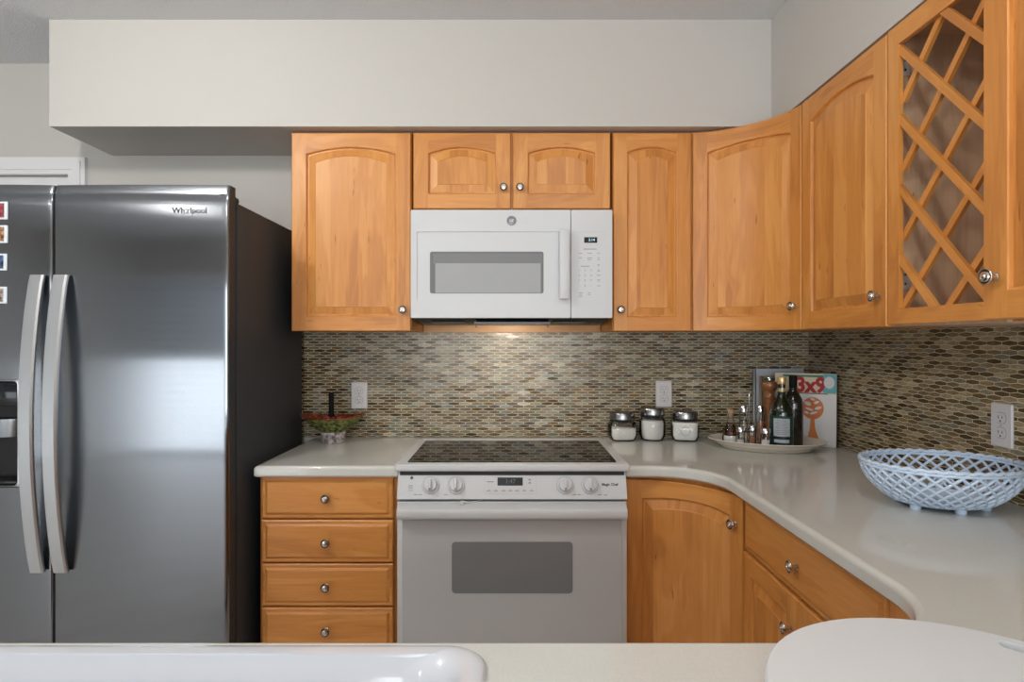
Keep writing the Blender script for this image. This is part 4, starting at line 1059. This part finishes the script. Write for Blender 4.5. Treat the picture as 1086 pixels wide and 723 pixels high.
# books and magazines in the corner
def book(name, x0, x1, y0, y1, z1, cover, label, spine=True):
    m = MB(); m.box(x0, x1, y0, y0+.002, CT+.001, z1, cover); m.box(x0, x1, y1-.002, y1, CT+.001, z1, cover); m.box(x0, x0+.002, y0, y1, CT+.001, z1, cover)
    o = m.obj(name); tag(o, label, 'book')
    MB().box(x0+.0021, x1-.003, y0+.0021, y1-.0021, CT+.004, z1-.003, 'book_white').obj('pages', o)
    return o
book('cookbook', 1.046, 1.252, 2.602, 2.634, H-.1195, 'book_blue', 'tall pale blue book at the back against the tiles')
ob = book('cookbook', 1.062, 1.262, 2.574, 2.600, H-.150, 'book_tan', 'tan book with a green stripe behind the dark bottles')
MB().box(1.07, 1.255, 2.5728, 2.5739, H-.172, H-.158, 'book_green').box(1.07, 1.255, 2.5728, 2.5739, H-.245, H-.225, 'book_green').obj('cover_stripe', ob)
ml, mr = Vector((1.0855, 2.506)), Vector((1.270, 2.374)); md_ = (mr-ml).normalized(); mn = Vector((md_.y, -md_.x)); MW = (mr-ml).length
lean = .05
def mg(off=0, sh=0):
    def f(a, b, w_):
        q_ = ml+md_*(a+sh)+mn*(w_-off)-mn*(b*lean); return (q_.x, q_.y, CT+.001+b)
    return f
MH = .289
m = MB(); m.prism([(0, 0), (MW, 0), (MW, MH), (0, MH)], 'mag_white', mg(), .004); mag = m.obj('magazine'); tag(mag, 'magazine with a red 3x9 headline and an orange tree emblem', 'magazine')
f = mg()
m = MB(); m.prism([(0, .208), (MW, .208), (MW, MH), (0, MH)], 'mag_beige', f, .0045); m.prism([(.01, .207), (MW-.03, .207), (MW-.03, .210), (.01, .210)], 'mag_dark', f, .005)
m.prism([(.03, .274), (MW-.040, .274), (MW-.040, .282), (.03, .282)], 'book_green', f, .005); m.obj('cover_band', mag)
text('3x9', .083, lambda a, b, w_: f(.134+a, .240+b, w_), 'book_red', mag, d=.0054, bold=.0035, sx=.88)
m = MB(); m.prism(rrect(MW-.048, MW-.001, .212, .287, .006), 'book_teal', f, .0053); m.prism([(MW-.026+.019*math.cos(a), .254+.024*math.sin(a)) for a in lin(0, 2*PI, 20)[:-1]], 'book_white', f, .0058); m.obj('badge', mag)
m = MB(); ec = (.142, .150)
m.prism([(ec[0]+.040*math.cos(a), ec[1]+.044*math.sin(a)) for a in lin(0, 2*PI, 28)[:-1]], 'mag_orange', f, .0046)
m.prism([(ec[0]-.020, .02), (ec[0]+.026, .02), (ec[0]+.010, .07), (ec[0]+.007, .110), (ec[0]-.007, .110), (ec[0]-.010, .07)], 'mag_orange', f, .0046)
for dx, dz, a_, b_ in ((-.018, .018, .012, .008), (.014, .024, .010, .006), (.020, .002, .013, .006), (-.012, -.004, .015, .0045), (.004, -.018, .014, .005), (-.022, -.018, .008, .005), (.0, .036, .009, .004)):
    m.prism([(ec[0]+dx+a_*math.cos(a), ec[1]+dz+b_*math.sin(a)+.3*a_*math.cos(a)*(1 if dx > 0 else -1)) for a in lin(0, 2*PI, 14)[:-1]], 'mag_white', f, .0052)
m.obj('emblem', mag)
m = MB(); m.prism([(0, 0), (MW-.004, 0), (MW-.004, MH-.03), (0, MH-.03)], 'mag_dark', mg(.0125, .006), .010)
tag(m.obj('magazine'), 'dark magazine mostly hidden behind the one headlined in red', 'magazine')

# ------------------------------------------------------------------ lattice basket
bc = Vector((1.097, 1.553)); BZ = CT
t = thing('lattice_bowl', 'oval pale blue ceramic basket with open lattice sides', 'bowl', (bc.x, bc.y, CT))
A1, A2 = .186, .156
def bs(a, s):
    """surface of the bowl: s=0 base, s=1 rim"""
    r = .58+.42*math.sin(PI/2*s)**.9 if s > 0 else .58
    z = .014+.098*s**1.15
    ww = 1+.0*s
    return Vector((bc.x+A1*r*math.cos(a)*ww, bc.y+A2*r*math.sin(a)*ww, BZ+z))
m = MB(); NS = 32; tw = .86
for dr_ in (1, -1):
    for i in range(NS):
        a0 = 2*PI*i/NS
        pts = [bs(a0+dr_*tw*s*.9, s) for s in lin(0, .985, 12)]
        m.tube(pts, .0037, 'ceramic_blue', n=6, caps=False)
m.obj('lattice', t, auto=80)
m = MB(); k = 140
P = []
for i in range(k):
    a = 2*PI*i/k; p = bs(a, 1.0); p.z += .0022*math.sin(a*40); r_ = 1+.010*math.cos(a*40); P.append(Vector((bc.x+(p.x-bc.x)*r_, bc.y+(p.y-bc.y)*r_, p.z)))
m.tube(P, .0052, 'ceramic_blue', n=8, closed=True)
P2 = [bs(2*PI*i/80, .93) for i in range(80)]; m.tube(P2, .004, 'ceramic_blue', n=6, closed=True); m.obj('rim', t, auto=80)
m = MB()
def bl(r, z): return [(bc.x+A1*r*math.cos(2*PI*i/48), bc.y+A2*r*math.sin(2*PI*i/48), BZ+z) for i in range(48)]
bands(m, [bl(.001, .010), bl(.52, .009), bl(.58, .011), bl(.625, .022), bl(.605, .024), bl(.55, .016), bl(.001, .015)], 'ceramic_blue'); m.obj('bowl_base', t, auto=60)
for i in range(6):
    a = 2*PI*i/6+.45; m = MB(); p = (bc.x+A1*.52*math.cos(a), bc.y+A2*.52*math.sin(a), BZ)
    m.lathe([(0, .0), (.011, .0), (.013, .003), (.012, .012), (0, .012)], 'ceramic_blue', p, n=14, caps=False); m.obj('foot', t, auto=50)
